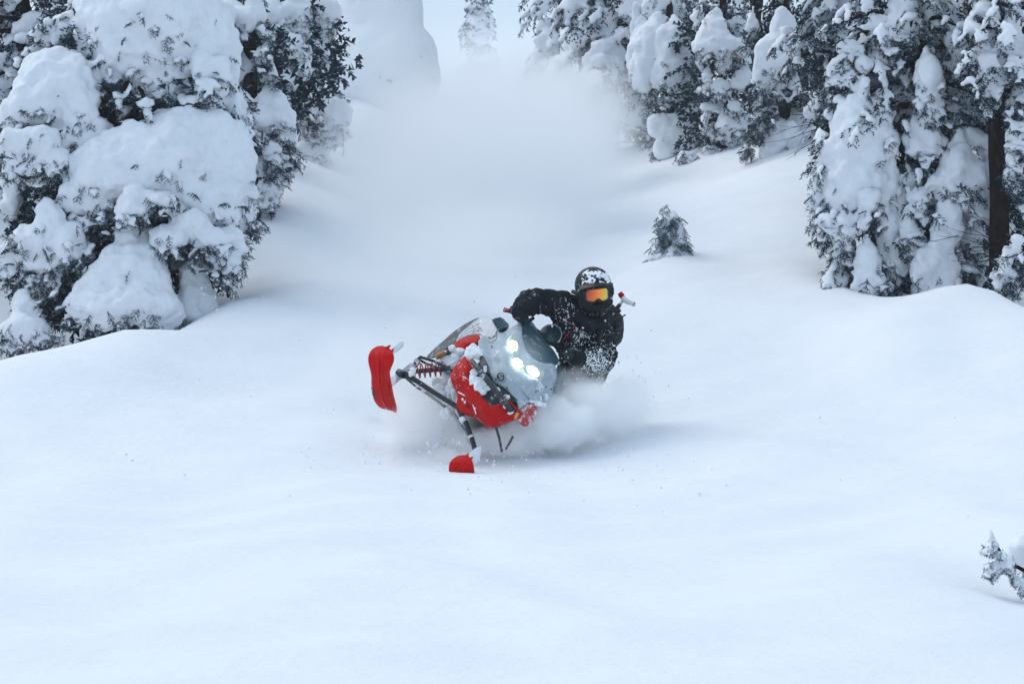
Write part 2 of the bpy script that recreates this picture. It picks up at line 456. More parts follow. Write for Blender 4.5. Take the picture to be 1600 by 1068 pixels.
# ------------------------------------------------------------------ trees
GL, GR = 'snow-laden firs on the left bank', 'snow-laden firs on the right bank'
def zc(k, ox=0, oy=0):      # measured on an enlargement of the photograph
    return lambda *q: (q[0],) + tuple((v * k + (ox if i % 2 == 0 else oy)) if i < 2 else v * k for i, v in enumerate(q[1:5])) + q[5:]
def zt(k, ox=0, oy=0):
    return lambda ax, ay, l, r, by, dz=0: ('t', ax * k + ox, ay * k + oy, l * k + ox, r * k + ox, by * k + oy, dz)
# big fir on the left, snow hanging over it in heavy cushions
K5 = 0.534
e = lambda x, y, rx, ry, dz=0: ('e', x * K5, y * K5, rx * K5, ry * K5, dz)
t = zt(K5)
A = Tree('fir_tree', 'huge fir at left smothered in heavy rounded snow cushions, nearest the sled on that side', 215, 19.6, 5.2, GL)
A.pillow([e(430, 60, 200, 190), e(580, 130, 112, 150), e(350, 190, 110, 80), e(470, 240, 85, 62, .15), e(300, 80, 60, 90, -.2), e(520, -60, 150, 120)], 20, .8)
A.pillow([e(640, 250, 55, 110, .0), e(690, 330, 45, 80, .1), e(620, 270, 40, 60, .2)], 20)
A.pillow([e(180, 245, 105, 98, .25), e(110, 300, 85, 80, .3), e(230, 320, 60, 75, .35), e(50, 340, 60, 55, .25), e(120, 230, 50, 60, .2), e(190, 400, 60, 60, .25)], 16)
A.pillow([t(490, 325, 330, 620, 470, .3), e(440, 470, 200, 105, .5), e(580, 410, 125, 90, .4), e(660, 480, 85, 125, .35), e(300, 510, 110, 95, .45), e(270, 400, 70, 65, .3), e(250, 580, 85, 55, .5),
          e(610, 590, 105, 80, .5), e(700, 600, 52, 80, .35), e(520, 560, 90, 70, .55)], 15, .7)
A.pillow([t(390, 530, 340, 440, 620, .75), e(470, 580, 55, 30, .8)], 14)
A.pillow([t(405, 668, 190, 520, 900, .55), e(350, 890, 160, 60, .9), e(460, 920, 85, 50, .8)], 10, .75)
A.pillow([t(562, 742, 505, 650, 930, .35)], 6, .8)
A.pillow([t(65, 850, 5, 140, 985, .7), e(60, 960, 75, 45, .85)], 18)
A.pillow([e(145, 650, 45, 62, .6), e(85, 700, 55, 45, .65), e(200, 720, 55, 60, .6), e(30, 740, 45, 40, .6), e(130, 780, 90, 35, .55)], 24)
A.pillow([e(115, 405, 45, 42, .55), e(50, 420, 52, 40, .55), e(150, 470, 52, 30, .55), e(60, 480, 50, 30, .5)], 26)
A.pillow([e(490, 690, 52, 28, .75), e(560, 650, 60, 35, .7), e(640, 690, 75, 35, .65), e(680, 740, 45, 40, .6)], 24)
A.pillow([e(590, 200, 34, 40, .35), e(650, 200, 30, 40, .3)], 20)
A.pillow([e(425, 300, 34, 18, .5)], 20)
A.pillow([e(345, 285, 20, 20, .45)], 20)
A.pillow([e(40, 545, 46, 95, -.3)], 4)
for q in ((350, 280, 80, 55, 75, .15), (450, 290, 60, 30, 34, .2), (590, 225, 42, 80, 70, .05), (650, 330, 45, 45, 34, .0), (110, 350, 60, 25, 24, .45), (110, 485, 110, 60, 80, .35), (40, 420, 45, 60, 30, .5),
          (310, 655, 105, 28, 60, .6), (480, 610, 60, 30, 26, .8), (500, 720, 50, 35, 44, .75), (620, 740, 80, 70, 100, .45), (660, 800, 40, 50, 40, .35), (245, 750, 45, 60, 60, .55), (60, 770, 80, 75, 90, .5), (150, 830, 100, 60, 90, .45),
          (130, 900, 45, 70, 44, .5), (290, 940, 110, 32, 50, .9), (455, 972, 40, 12, 12, .9), (20, 1000, 40, 60, 26, .8), (720, 350, 28, 80, 40, .05), (742, 640, 24, 60, 30, .3), (700, 680, 30, 50, 24, .4), (90, 1000, 90, 25, 26, .8)):
    A.patch(q[0] * K5, q[1] * K5, q[2] * K5, q[3] * K5, q[4], q[5])
A.patch(200, 300, 170, 230, 420, -.35, (.3, .5), .2, .3)       # inside of the crown
for q in ((120, 60, 60, 60), (300, 200, 60, 120), (90, 430, 80, 60), (230, 380, 120, 60)): A.patch(*q, 50, -.1, (.3, .45), .25)
A.finish(.2)

# dark fir behind the big one, top left corner
B0 = Tree('fir_tree', 'dark-needled fir with open snowy branches in the top left corner', 40, 22.5, 6.5, GL)
for i in range(46):
    zz = B0.z + 1.2 + 4.6 * i / 46
    B0.bough(zz, B0.r.uniform(-1.9, 1.9), 1.25 * (1.15 - .5 * i / 46) * B0.r.uniform(.8, 1.1), .5, .10, .8, 1.1)
B0.patch(50, 60, 90, 120, 120, -.1, (.25, .45), .3)
B0.finish(.16)

# firs behind the big one, towards the gully
z8 = lambda x, y, rx, ry, dz=0: ('e', 320 + x * .2996, y * .2996, rx * .2996, ry * .2996, dz)
t8 = zt(.2996, 320, 0)
B1 = Tree('fir_tree', 'fir with a pleated snow hood and dark hanging bough behind the huge left fir', 392, 23.5, 5.0, GL, 0)
B1.pillow([t8(320, 440, 215, 470, 640, .2), z8(340, 620, 125, 80, .3), z8(400, 660, 70, 60, .3)], 18)
B1.pillow([z8(230, 350, 70, 110, -.1), z8(190, 270, 55, 70, -.1)], 18)
B1.pillow([t8(345, 230, 310, 385, 430, .1)], 16)
B1.pillow([z8(110, 190, 50, 160, .25), z8(160, 560, 60, 110, .3), z8(60, 480, 80, 90, .3), z8(180, 660, 45, 60, .3)], 22)
B1.pillow([z8(190, 120, 60, 60, .1), z8(120, 60, 80, 60, 0), z8(260, 60, 45, 70, 0)], 22)
B1.pillow([z8(350, 770, 55, 50, .4), z8(300, 710, 40, 30, .4)], 20)
B1.pillow([z8(310, 860, 55, 70, .1), z8(380, 930, 40, 60, .1), z8(320, 1000, 60, 50, .2)], 26)
for q in ((300, 330, 45, 110, 70, .25), (320, 200, 30, 60, 34, .2), (345, 400, 30, 50, 30, .2), (290, 740, 70, 60, 60, .3), (390, 880, 70, 80, 90, .15), (300, 900, 60, 120, 90, .0), (130, 260, 60, 80, 34, .2), (120, 620, 60, 80, 34, .35), (460, 850, 25, 60, 14, .1), (200, 450, 60, 60, 24, -.1)):
    B1.patch(320 + q[0] * .2996, q[1] * .2996, q[2] * .2996, q[3] * .2996, q[4], q[5])
B1.patch(385, 150, 60, 150, 170, -.4, (.3, .5), .3)
B1.finish(.12)
B2 = Tree('fir_tree', 'slim fir with small lumpy snow caps between the hooded fir and the pale mound tree', 448, 27.0, 6.0, GL, 0)
for q in ([z8(410, 200, 40, 50, .1), z8(470, 240, 50, 70, .2), z8(420, 130, 50, 40, 0)], [z8(500, 330, 40, 60, .1), z8(430, 400, 40, 90, .2)], [z8(440, 50, 70, 60), z8(510, 60, 55, 90)], [z8(350, 60, 60, 80, .1)], [z8(540, 300, 20, 90, .0)]):
    B2.pillow(q, 24)
for q in ((440, 330, 60, 120, 100), (380, 230, 40, 90, 60), (420, 500, 70, 60, 60), (540, 180, 40, 130, 60)):
    B2.patch(320 + q[0] * .2996, q[1] * .2996, q[2] * .2996, q[3] * .2996, q[4], .1)
B2.patch(455, 90, 50, 110, 130, -.4, (.3, .55), .4)
B2.finish(.06)
B3 = Tree('fir_tree', 'small rounded snow-buried fir at the foot of the pale mound tree', 492, 30.5, 5.5, GL, 1)
for q in ([z8(530, 430, 55, 60, .1), z8(560, 520, 65, 60, .2)], [z8(590, 620, 60, 70, .1), z8(690, 590, 70, 80, .3), z8(640, 660, 60, 40, .3)], [z8(640, 60, 60, 70, 0), z8(590, 160, 50, 60, 0)], [z8(600, 240, 50, 50, .0)], [z8(540, 640, 40, 60, .0)]):
    B3.pillow(q, 20)
for q in ((500, 590, 50, 70, 50), (570, 610, 20, 80, 20), (590, 330, 60, 70, 60), (640, 170, 40, 90, 40), (590, 120, 70, 100, 60), (700, 497, 30, 12, 8)):
    B3.patch(320 + q[0] * .2996, q[1] * .2996, q[2] * .2996, q[3] * .2996, q[4], .1)
B3.patch(500, 100, 30, 100, 90, -.4, (.3, .55), .4)
B3.pillow([('e', 492, 232, 26, 16, .25), ('e', 520, 215, 22, 16, .25)], 14); B3.patch(492, 205, 30, 26, 50, .25, (.1, .22), .9); B3.finish(.04)
M = Tree('snow_ghost_tree', 'pale dome-shaped tree wholly plastered in snow at the left edge of the gully', 588, 38.0, 4.6, GL, 2)
M.pillow([('e', 590, 120, 92, 110), ('e', 588, 30, 70, 100), ('e', 580, -40, 50, 70), ('e', 630, 130, 55, 90), ('e', 548, 150, 45, 70)], 3, .9, (.12, .03), vox=.055)
M.finish(.14)

# far snow-plastered spire in the gully
Nn = Tree('spruce_tree', 'slender far spruce spire fading into the mist at the head of the gully', 748, 72.0, 4.6, None, 2, FOL_F)
for i in range(64):
    f_ = i / 64
    Nn.bough(Nn.z + .3 + 4.1 * f_, Nn.r.uniform(0, 6.28), .62 * (1.05 - f_) + .08, .5, .13 * (1.1 - .6 * f_), .95, .6, L=(.3, .5))
Nn.finish(.12)

# trees at the right side of the gully
z6 = lambda x, y, rx, ry, dz=0: ('e', 960 + x * .468, y * .468, rx * .468, ry * .468, dz)
t6 = zt(.468, 960, 0)
z4 = lambda x, y, rx, ry, dz=0: ('e', 960 + x * .2435, y * .2435, rx * .2435, ry * .2435, dz)
t4 = zt(.2435, 960, 0)
E = Tree('fir_tree', 'dim frosted fir drooping out of the powder mist at top centre right', 905, 41.0, 7.6, GR, 1, FOL_F)
for i in range(40):
    E.bough(E.z + .4 + 6.8 * i / 40, E.r.uniform(-2.2, 1.2), 1.3 * (1.2 - .6 * i / 40), .75, .16, .9, .7, L=(.3, .55))
E.finish(.08, False)
E2 = Tree('fir_tree', 'dark lumpy fir behind the twin-hooded tree right of the mist', 962, 36.0, 7.4, GR, 1)
for i in range(46):
    E2.bough(E2.z + .2 + 6.8 * i / 46, E2.r.uniform(-2.4, 2.0), 1.05 * (1.2 - .6 * i / 46), .7, .17, .8, .8, L=(.28, .5))
E2.patch(960, 60, 45, 90, 90, 0, (.3, .55), .5)
E2.finish(.07)
F_ = Tree('fir_tree', 'fir under one tall smooth twin-lobed snow hood just right of the mist', 1045, 33.5, 5.2, GR, 1)
F_.pillow([t4(380, 115, 250, 520, 440, .2), z4(370, 300, 115, 160, .3), z4(400, 460, 100, 110, .25), z4(310, 480, 90, 90, .2), z4(430, 560, 40, 90, .2)], 7, .8, (.16, .05))
F_.pillow([z4(250, 300, 120, 170, .12), z4(210, 430, 100, 130, .1), z4(280, 180, 90, 110, .05), z4(180, 520, 70, 80, .1)], 5, .8)
F_.pillow([z4(300, 60, 130, 110, -.2), z4(200, 250, 90, 170, -.2), z4(150, 380, 70, 130, -.1), z4(240, 160, 80, 90, -.2)], 7)
F_.pillow([t4(490, 650, 380, 560, 800, .2), z4(350, 810, 125, 85, .3), z4(430, 900, 110, 80, .3), z4(330, 960, 70, 70, .35), z4(480, 830, 70, 90, .2)], 8)
F_.pillow([z4(140, 100, 35, 90, -.2), z4(130, 190, 30, 60, -.2)], 16)
for q in ((310, 640, 85, 75, 60, .3), (520, 560, 60, 60, 34, .1), (530, 660, 40, 70, 34, .0), (200, 750, 45, 40, 12, .2), (265, 985, 45, 45, 24, .3), (200, 930, 30, 30, 8, .2), (470, 90, 40, 90, 34, -.1), (480, 630, 30, 25, 14, .25)):
    F_.patch(960 + q[0] * .2435, q[1] * .2435, q[2] * .2435, q[3] * .2435, q[4], q[5])
F_.patch(1050, 100, 45, 100, 70, -.5, (.3, .5), .3)
F_.patch(1050, 10, 50, 30, 40, .3); F_.finish(.1)
G_ = Tree('fir_tree', 'fir with a broad bell-shaped snow hood over small stacked caps', 1128, 32.0, 5.6, GR, 1)
G_.pillow([t4(640, 70, 520, 800, 330, .2), z4(680, 300, 175, 70, .3), z4(560, 370, 50, 40, .25), z4(700, 400, 55, 50, .3), z4(820, 320, 55, 70, .15)], 20, .75)
G_.pillow([t4(605, 400, 560, 660, 490, .3)], 20)
G_.pillow([t4(680, 490, 620, 730, 560, .35), z4(585, 545, 32, 35, .3)], 22)
G_.pillow([t4(850, 415, 740, 890, 560, .3), z4(830, 540, 70, 60, .3)], 18)
G_.pillow([t4(775, 600, 720, 835, 690, .35)], 20)
G_.pillow([z4(700, 620, 40, 50, .1), z4(640, 690, 70, 35, .1)], 20)
G_.pillow([t4(700, 700, 660, 860, 830, .2), z4(800, 760, 80, 45, .2)], 18)
G_.pillow([z4(690, 130, 30, 40, 0), z4(780, 170, 60, 60, -.1), z4(540, 110, 40, 50, 0)], 20)
G_.pillow([z4(750, 900, 50, 50, .2), z4(820, 880, 50, 60, .2), z4(620, 960, 60, 30, .2), z4(480, 980, 60, 30, .3)], 24)
for q in ((740, 440, 60, 40, 34, .2), (560, 600, 60, 60, 40, .2), (640, 590, 60, 60, 34, .2), (600, 870, 80, 80, 80, .2), (690, 900, 50, 60, 34, .2), (780, 690, 70, 20, 20, .3), (800, 400, 60, 40, 30, .2), (520, 400, 30, 60, 20, .15), (580, 60, 60, 60, 40, -.1), (690, 60, 60, 50, 40, -.1), (440, 1000, 40, 20, 8, .3)):
    G_.patch(960 + q[0] * .2435, q[1] * .2435, q[2] * .2435, q[3] * .2435, q[4], q[5])
G_.patch(1120, 120, 60, 120, 140, -.4, (.3, .5), .3)
G_.patch(1128, 25, 40, 40, 50, .3); G_.finish(.1)
H_ = Tree('fir_tree', 'leaning fir under a tall pointed snow hood, twiggy dark bough hanging at its foot', 1225, 29.5, 6.0, GR, 0)
H_.pillow([t4(1080, 75, 930, 1210, 420, .2), z4(1010, 380, 110, 140, .3), z4(1120, 200, 70, 110, .2), z4(950, 470, 70, 90, .3), z4(1040, 520, 60, 50, .3)], 13, .75)
H_.pillow([t4(890, 30, 830, 940, 200, -.2)], 10)
H_.pillow([t4(1160, 450, 1115, 1195, 560, .3)], 14)
H_.pillow([t4(1090, 675, 1000, 1180, 830, -.1), z4(1080, 880, 130, 110, .2), z4(1180, 800, 90, 110, -.1), z4(1000, 960, 70, 90, .3)], 6)
H_.pillow([t4(1290, 590, 1220, 1340, 720, .1)], 8)
for q in ((890, 260, 45, 90, 50, -.1), (1120, 400, 60, 90, 70, .3), (1060, 530, 80, 60, 60, .35), (1000, 640, 90, 80, 90, .4), (960, 760, 90, 90, 100, .4), (900, 870, 70, 60, 60, .45), (850, 990, 40, 50, 30, .5), (1180, 640, 90, 50, 50, .1), (1240, 520, 50, 60, 40, .1), (1160, 340, 60, 90, 50, .1), (920, 620, 60, 60, 40, .4)):
    H_.patch(960 + q[0] * .2435, q[1] * .2435, q[2] * .2435, q[3] * .2435, q[4], q[5], cap=.4)
H_.patch(1230, 110, 50, 130, 150, -.4, (.28, .5), .45)
for i in range(24): H_.bough(H_.z + 3.0 + 3.0 * i / 24, H_.r.uniform(-1.2, 2.0), 1.0, .6, .1, .8, 1.0)
H_.finish(.12)

# the big drooping fir on the right
z6b = lambda x, y, rx, ry, dz=0: z6(x, y, rx * 1.1, ry * 1.1, dz + .06)
t6b = lambda ax, ay, l, r, by, dz=0: t6(ax, ay, l - 8, r + 8, by + 10, dz + .06)
J = Tree('fir_tree', 'large drooping fir on the right bank with long draped snow sheets to the ground', 1425, 20.8, 6.0, GR)
J.pillow([t6b(790, 340, 705, 930, 600, .3), z6b(830, 480, 105, 130, .4), z6b(790, 620, 75, 110, .45), z6b(870, 610, 75, 110, .4), z6b(740, 560, 45, 110, .4)], 12, .6)
J.pillow([t6b(1010, 365, 972, 1070, 500, .4), z6b(1040, 470, 62, 62, .4)], 16, .7)
J.pillow([t6b(1150, 428, 1085, 1230, 620, .45), z6b(1160, 600, 75, 60, .5), z6b(1100, 630, 60, 40, .5)], 14, .65)
J.pillow([t6b(1110, 690, 1005, 1155, 960, .6), z6b(1060, 920, 65, 70, .7), z6b(1110, 780, 45, 100, .6)], 14, .7)
J.pillow([t6b(840, 800, 790, 895, 960, .6), z6b(845, 960, 55, 40, .7)], 20, .7)
J.pillow([z6b(960, 680, 50, 70, .3), z6b(920, 800, 45, 90, .4), z6b(940, 880, 40, 60, .45), z6b(980, 620, 40, 40, .3)], 12, .6)
J.pillow([z6b(960, 50, 52, 70, .3), z6b(930, 90, 35, 40, .3)], 26)
J.pillow([t6b(1045, 150, 1005, 1085, 260, .5), z6b(1050, 260, 38, 40, .55), z6b(1060, 370, 32, 36, .5), z6b(1040, 310, 36, 30, .5)], 36)
J.pillow([z6b(1070, 25, 60, 40, .2), z6b(1110, 60, 45, 30, .25), z6b(1140, 140, 35, 40, .3), z6b(1165, 190, 32, 45, .35)], 34)
J.pillow([z6b(1165, 290, 60, 60, 0), z6b(1110, 270, 40, 40, 0), z6b(1190, 360, 40, 40, 0)], 10)
J.pillow([z6b(1245, 560, 28, 90, .2), z6b(1220, 480, 22, 50, .2), z6b(1180, 460, 50, 40, .3)], 12)
J.pillow([z6b(850, 90, 50, 22, .3), z6b(800, 160, 40, 25, .3), z6b(890, 60, 40, 25, .3), z6b(760, 230, 30, 26, .3)], 40)
J.pillow([z6b(830, 220, 26, 34, .35), z6b(835, 320, 17, 50, .45), z6b(870, 200, 40, 30, .2), z6b(900, 280, 70, 70, -.2)], 30)
J.pillow([z6b(1090, 610, 45, 25, .55), z6b(1020, 660, 40, 32, .55), z6b(980, 740, 32, 40, .55), z6b(1000, 790, 32, 30, .55)], 40)
J.pillow([z6b(1190, 660, 60, 35, .5), z6b(1230, 700, 40, 40, .45), z6b(1180, 770, 50, 60, .2)], 30)
J.pillow([z6b(850, 670, 40, 35, .6), z6b(820, 730, 26, 26, .6), z6b(770, 740, 26, 40, .55), z6b(710, 740, 36, 16, .5)], 34)
J.pillow([t6b(740, 870, 715, 770, 960, .4), z6b(760, 850, 24, 60, .4)], 30)
J.pillow([z6b(680, 590, 20, 50, .3), z6b(700, 660, 22, 30, .3)], 30)
for q in ((690, 590, 32, 80, 60, .3), (720, 730, 50, 30, 34, .4), (700, 790, 24, 50, 26, .4), (760, 820, 40, 60, 50, .4), (735, 930, 35, 50, 40, .5), (880, 720, 60, 50, 60, .5), (900, 610, 60, 40, 40, .4), (1000, 590, 60, 45, 60, .4), (1010, 700, 60, 60, 70, .5),
          (990, 810, 50, 40, 40, .5), (1170, 650, 60, 36, 60, .5), (1150, 870, 40, 60, 50, .55), (1110, 960, 60, 30, 40, .6), (850, 950, 60, 40, 50, .7), (960, 950, 60, 40, 40, .5), (1190, 900, 60, 60, 60, .2), (1230, 820, 50, 80, 50, .2), (960, 400, 60, 70, 60, .0), (930, 330, 60, 80, 60, .1),
          (1080, 330, 60, 50, 50, .3), (1180, 230, 40, 60, 50, .3), (1130, 380, 60, 40, 40, .2), (880, 170, 60, 60, 80, .15), (780, 250, 40, 60, 60, .2), (730, 330, 30, 70, 60, .2), (690, 440, 18, 60, 26, .2), (1200, 90, 40, 90, 80, .0), (1000, 110, 60, 60, 60, .2), (1050, 100, 60, 50, 60, .1), (1190, 420, 40, 60, 40, .1), (900, 500, 30, 60, 26, .3)):
    J.patch(960 + q[0] * .468, q[1] * .468, q[2] * .468, q[3] * .468, int(q[4] * .7), q[5], L=(.14, .28))
for q in ((1400, 30, 60, 40, 70), (1480, 50, 60, 50, 80), (1370, 100, 50, 40, 60), (1440, 120, 50, 40, 60), (1500, 130, 40, 50, 60)): J.patch(*q, .25, (.1, .2), .6)
J.patch(1425, 150, 110, 190, 420, -.45, (.25, .45), .45, .35)
J.patch(1450, 380, 90, 80, 160, -.4, (.25, .45), .3, .3)
for i in range(34): J.bough(J.z + 2.2 + 3.0 * i / 34, J.r.uniform(-1.5, 1.5), J.r.uniform(.7, 1.15), .75, .065, .7, 1.4, L=(.16, .3))
J.finish(.16)
# dark fir filling the gap at the top, left of the big drooping one
I_ = Tree('fir_tree', 'dark shaggy fir squeezed between the pointed hood and the big drooping fir', 1300, 24.5, 6.5, GR)
for i in range(44): I_.bough(I_.z + 2.2 + 3.4 * i / 44, I_.r.uniform(-1.7, 1.5), I_.r.uniform(.6, 1.0), .75, .085, .75, 1.3, L=(.18, .34))
I_.pillow([z6(740, 150, 45, 60, -.1), z6(800, 90, 40, 40, -.1)], 20)
I_.pillow([t6(715, 240, 640, 745, 380, -.2)], 12)
I_.patch(1310, 100, 45, 100, 160, 0, (.2, .4), .4)
I_.finish(.14)
# bare-trunked fir at the right edge
Kk = Tree('fir_tree', 'fir with a bare dark brown trunk at the right edge, snowy boughs drooping across it', 1566, 20.0, 6.5, GR)
Kk.lean = np.array([-.035, 0])
Kk.pillow([z6(1270, 235, 45, 40, .35), z6(1240, 270, 25, 28, .35), z6(1300, 170, 40, 50, .35)], 40)
Kk.pillow([z6(1345, 60, 45, 35, .4), z6(1310, 120, 40, 30, .4), z6(1290, 100, 25, 22, .4), z6(1350, 150, 30, 40, .4)], 40)
Kk.pillow([z6(1350, 470, 40, 50, .5), z6(1330, 540, 30, 40, .5), z6(1380, 300, 50, 60, .2)], 34)
Kk.pillow([z6(1310, 860, 14, 40, .9), z6(1340, 830, 16, 40, .9), z6(1330, 930, 12, 40, .9), z6(1290, 1010, 16, 24, 1.0), z6(1305, 970, 12, 30, .95)], 60, L=(.1, .2))
for q in ((1250, 320, 30, 60, 50, .35), (1350, 220, 40, 60, 60, .4), (1350, 380, 40, 60, 60, .4), (1340, 600, 30, 40, 40, .5), (1300, 920, 26, 60, 40, .9), (1345, 870, 20, 60, 34, .9), (1285, 1000, 20, 30, 20, 1.0), (1340, 20, 60, 40, 50, .2), (1390, 700, 30, 90, 40, .3)):
    Kk.patch(960 + q[0] * .468, q[1] * .468, q[2] * .468, q[3] * .468, q[4], q[5], L=(.13, .28))
for i in range(26): Kk.bough(Kk.z + 2.6 + 2.8 * i / 26, Kk.r.uniform(-.6, 2.6), Kk.r.uniform(.7, 1.1), .8, .07, .75, 1.2, L=(.16, .3))
Kk.patch(1590, 200, 40, 200, 120, -.6, (.25, .4), .3)
Kk.finish(.115)
# dark firs deeper in the wood on the right and left, seen through the gaps
for k, (px, D, lab) in enumerate(((1500, 26.5, 'shaded fir deep behind the large drooping fir on the right'), (1640, 25.0, 'shaded fir behind the bare trunk at the right edge'), (1180, 38.0, 'high dark fir behind the bell-hooded tree'),
                                  (300, 29.0, 'tall fir behind the huge left fir'), (-60, 26.0, 'fir just outside the left edge of the view'))):
    T_ = Tree('fir_tree', lab, px, D, 8.0, GR if px > 800 else GL, 1); T_.vox = .05
    for i in range(34):
        f_ = i / 34; T_.bough(T_.z + .8 + 6.8 * f_, T_.r.uniform(-2.2, 2.2), 1.5 * (1.1 - .75 * f_), .6, .13, .8, 1.0, L=(.3, .5))
    T_.finish(.16)

# small trees standing in the open snow
S1 = Tree('fir_sapling', 'small frosted fir sapling alone on the open slope right of the rider', 1046, 22.8, .55, None, 0, FOL_F)
for i in range(58):
    f_ = i / 58; S1.bough(S1.z + .0 + .56 * f_, S1.r.uniform(0, 6.28), .20 * (1.05 - f_ * .75) * S1.r.uniform(.7, 1.2) + .02, .35, .022, .4, 1.6, rise=.25, L=(.07, .14), cap=.3)
S1.pillow([('e', 1040, 402, 26, 7, .12), ('e', 1062, 398, 20, 6, .1)], 4, .8, (.03, .01), L=(.05, .1))
S1.patch(1058, 372, 20, 14, 20, .25, (.05, .11), .5, .05); S1.patch(1040, 335, 10, 16, 12, .25, (.05, .1), .5, .05); S1.patch(1030, 385, 14, 12, 14, .25, (.05, .1), .5, .05)
S1.finish(.012, False)
S2 = Tree('fir_sapling', 'drooping half-buried sapling at the right edge of the foreground snow', 1592, 9.75, .3, None, 0, FOL_F)
S2.vox = .007
S2.pillow([('t', 1548, 828, 1537, 1562, 854, .0)], 8, .8, (.02, .01), L=(.03, .06), vox=.006)
S2.pillow([('e', 1618, 862, 42, 30, -.15), ('e', 1640, 850, 50, 36, -.1)], 4, .9, (.03, .01), L=(.03, .06), vox=.012)
S2.pillow([('e', 1556, 880, 12, 5, .02), ('e', 1545, 892, 6, 4, .02)], 8, .8, (.02, .01), L=(.03, .06), vox=.006)
S2.pillow([('e', 1574, 880, 9, 8, -.02), ('e', 1582, 888, 8, 7, -.02)], 6, .8, (.02, .01), L=(.03, .06), vox=.006)
for q in ((1547, 858, 10, 8, 44), (1556, 886, 18, 7, 54), (1577, 884, 9, 12, 36), (1548, 897, 9, 5, 22), (1590, 908, 10, 5, 22), (1604, 906, 8, 14, 24), (1566, 872, 6, 8, 22), (1600, 925, 6, 6, 10)):
    S2.patch(*q[:4], int(q[4] * 1.2), .28, (.025, .055), .75, .02)
MB().tube([P(1551, 836, 9.75), P(1561, 858, 9.74), P(1577, 878, 9.74), P(1604, 893, 9.75)], [.004, .006, .008, .011], 8).tube([P(1570, 872, 9.74), P(1555, 886, 9.73), P(1544, 894, 9.73)], [.006, .004, .002], 6).build('branch', BARK, S2.o)
S2.finish(trunk=False)

# bare twigs reaching over the snow from the right-hand trees
def twigs(name, label, root, tips, seed, r0=.008):
    r = np.random.default_rng(seed); mb = MB()
    o = P(*root)
    for tp in tips:
        q = P(*tp); md = (o + q) / 2 + Vector((0, 0, -.06)); pts = [o, (o + md) / 2 + Vector((0, 0, -.02)), md, (md + q) / 2 + Vector(r.normal(size=3) * .02), q]
        mb.tube(pts, [r0, r0 * .8, r0 * .6, r0 * .4, r0 * .2], 5)
        for k in range(7):
            a = pts[1 + k % 3].lerp(pts[2 + k % 3], r.random()); dv = (q - o).normalized() * r.uniform(.12, .3) + Vector(r.normal(size=3)) * .09
            b = a + dv; mb.tube([a, a.lerp(b, .5) + Vector((0, 0, -.015)), b], [r0 * .4, r0 * .3, r0 * .12], 4)
    ob = mb.build(name, BARK); tag(ob, label, 'branch'); return ob
twigs('bare_branch', 'fine bare twigs hanging left over the slope from the pointed-hood fir', (1330, 165, 24.2), ((1215, 205, 25), (1225, 222, 25), (1200, 178, 25.2), (1255, 190, 24.6), (1240, 240, 25), (1270, 215, 24.4)), 3)
twigs('bare_branch', 'tangle of bare twigs in front of the dark trunk base at right', (1610, 385, 19.0), ((1495, 368, 19.5), (1520, 385, 19.3), (1500, 350, 19.4), (1540, 400, 19.0), (1530, 345, 19.2), (1560, 330, 19.2), (1510, 400, 19.4)), 5)
# ------------------------------------------------------------------ paints
def plain(name, col, rough=.4, metal=0, spec=.5, coat=0, speck=0.0, emis=None, dirt=0.0):
    m, nt, b = new_mat(name)
    n = noise_tex(nt, 26, 5, .6)
    r = ramp(nt, n.outputs['Fac'], [(0.3, tuple(c * .86 for c in col)), (0.7, tuple(min(c * 1.06, 1) for c in col))])
    src = r.outputs[0]
    if speck:                       # powder frozen on the surface
        n2 = noise_tex(nt, 90, 4, .7); n3 = noise_tex(nt, 11, 3, .6)
        mu = N(nt, 'ShaderNodeMath', operation='MULTIPLY'); nt.links.new(n2.outputs['Fac'], mu.inputs[0]); nt.links.new(n3.outputs['Fac'], mu.inputs[1])
        mr = N(nt, 'ShaderNodeMapRange'); mr.inputs['From Min'].default_value = .36 - .14 * speck; mr.inputs['From Max'].default_value = .42 - .12 * speck
        nt.links.new(mu.outputs[0], mr.inputs['Value'])
        mx = N(nt, 'ShaderNodeMix', data_type='RGBA'); nt.links.new(mr.outputs[0], mx.inputs['Factor']); nt.links.new(src, mx.inputs[6]); mx.inputs[7].default_value = (.8, .83, .87, 1)
        src = mx.outputs[2]
        mx2 = N(nt, 'ShaderNodeMix', data_type='FLOAT'); nt.links.new(mr.outputs[0], mx2.inputs['Factor']); mx2.inputs[2].default_value = rough; mx2.inputs[3].default_value = .9
        nt.links.new(mx2.outputs[0], b.inputs['Roughness'])
    else: b.inputs['Roughness'].default_value = rough
    nt.links.new(src, b.inputs['Base Color'])
    b.inputs['Metallic'].default_value = metal; b.inputs['Specular IOR Level'].default_value = spec; b.inputs['Coat Weight'].default_value = coat; b.inputs['Coat Roughness'].default_value = .15
    n4 = noise_tex(nt, 160, 3); bump(nt, b, n4.outputs['Fac'], .0012, .4)
    if emis:
        b.inputs['Emission Color'].default_value = (*emis[0], 1); b.inputs['Emission Strength'].default_value = emis[1]
    return m
RED = plain('red_plastic', (.48, .006, .006), .5, spec=.12, speck=.12)
REDF = plain('red_plastic_frosted', (.42, .03, .035), .5, spec=.4, speck=.75)
SKIRED = plain('red_ski_plastic', (.56, .005, .005), .45, spec=.12, speck=.0)
GREY = plain('pale_grey_plastic', (.38, .45, .50), .45, spec=.3, speck=.3)
PALE = plain('pale_side_panel', (.44, .47, .52), .4, spec=.45, coat=.2, speck=.1)
DARK = plain('dark_plastic', (.020, .032, .038), .45, spec=.45, speck=.2)
DARKG = plain('charcoal_panel', (.05, .062, .075), .5, spec=.4, speck=.3)
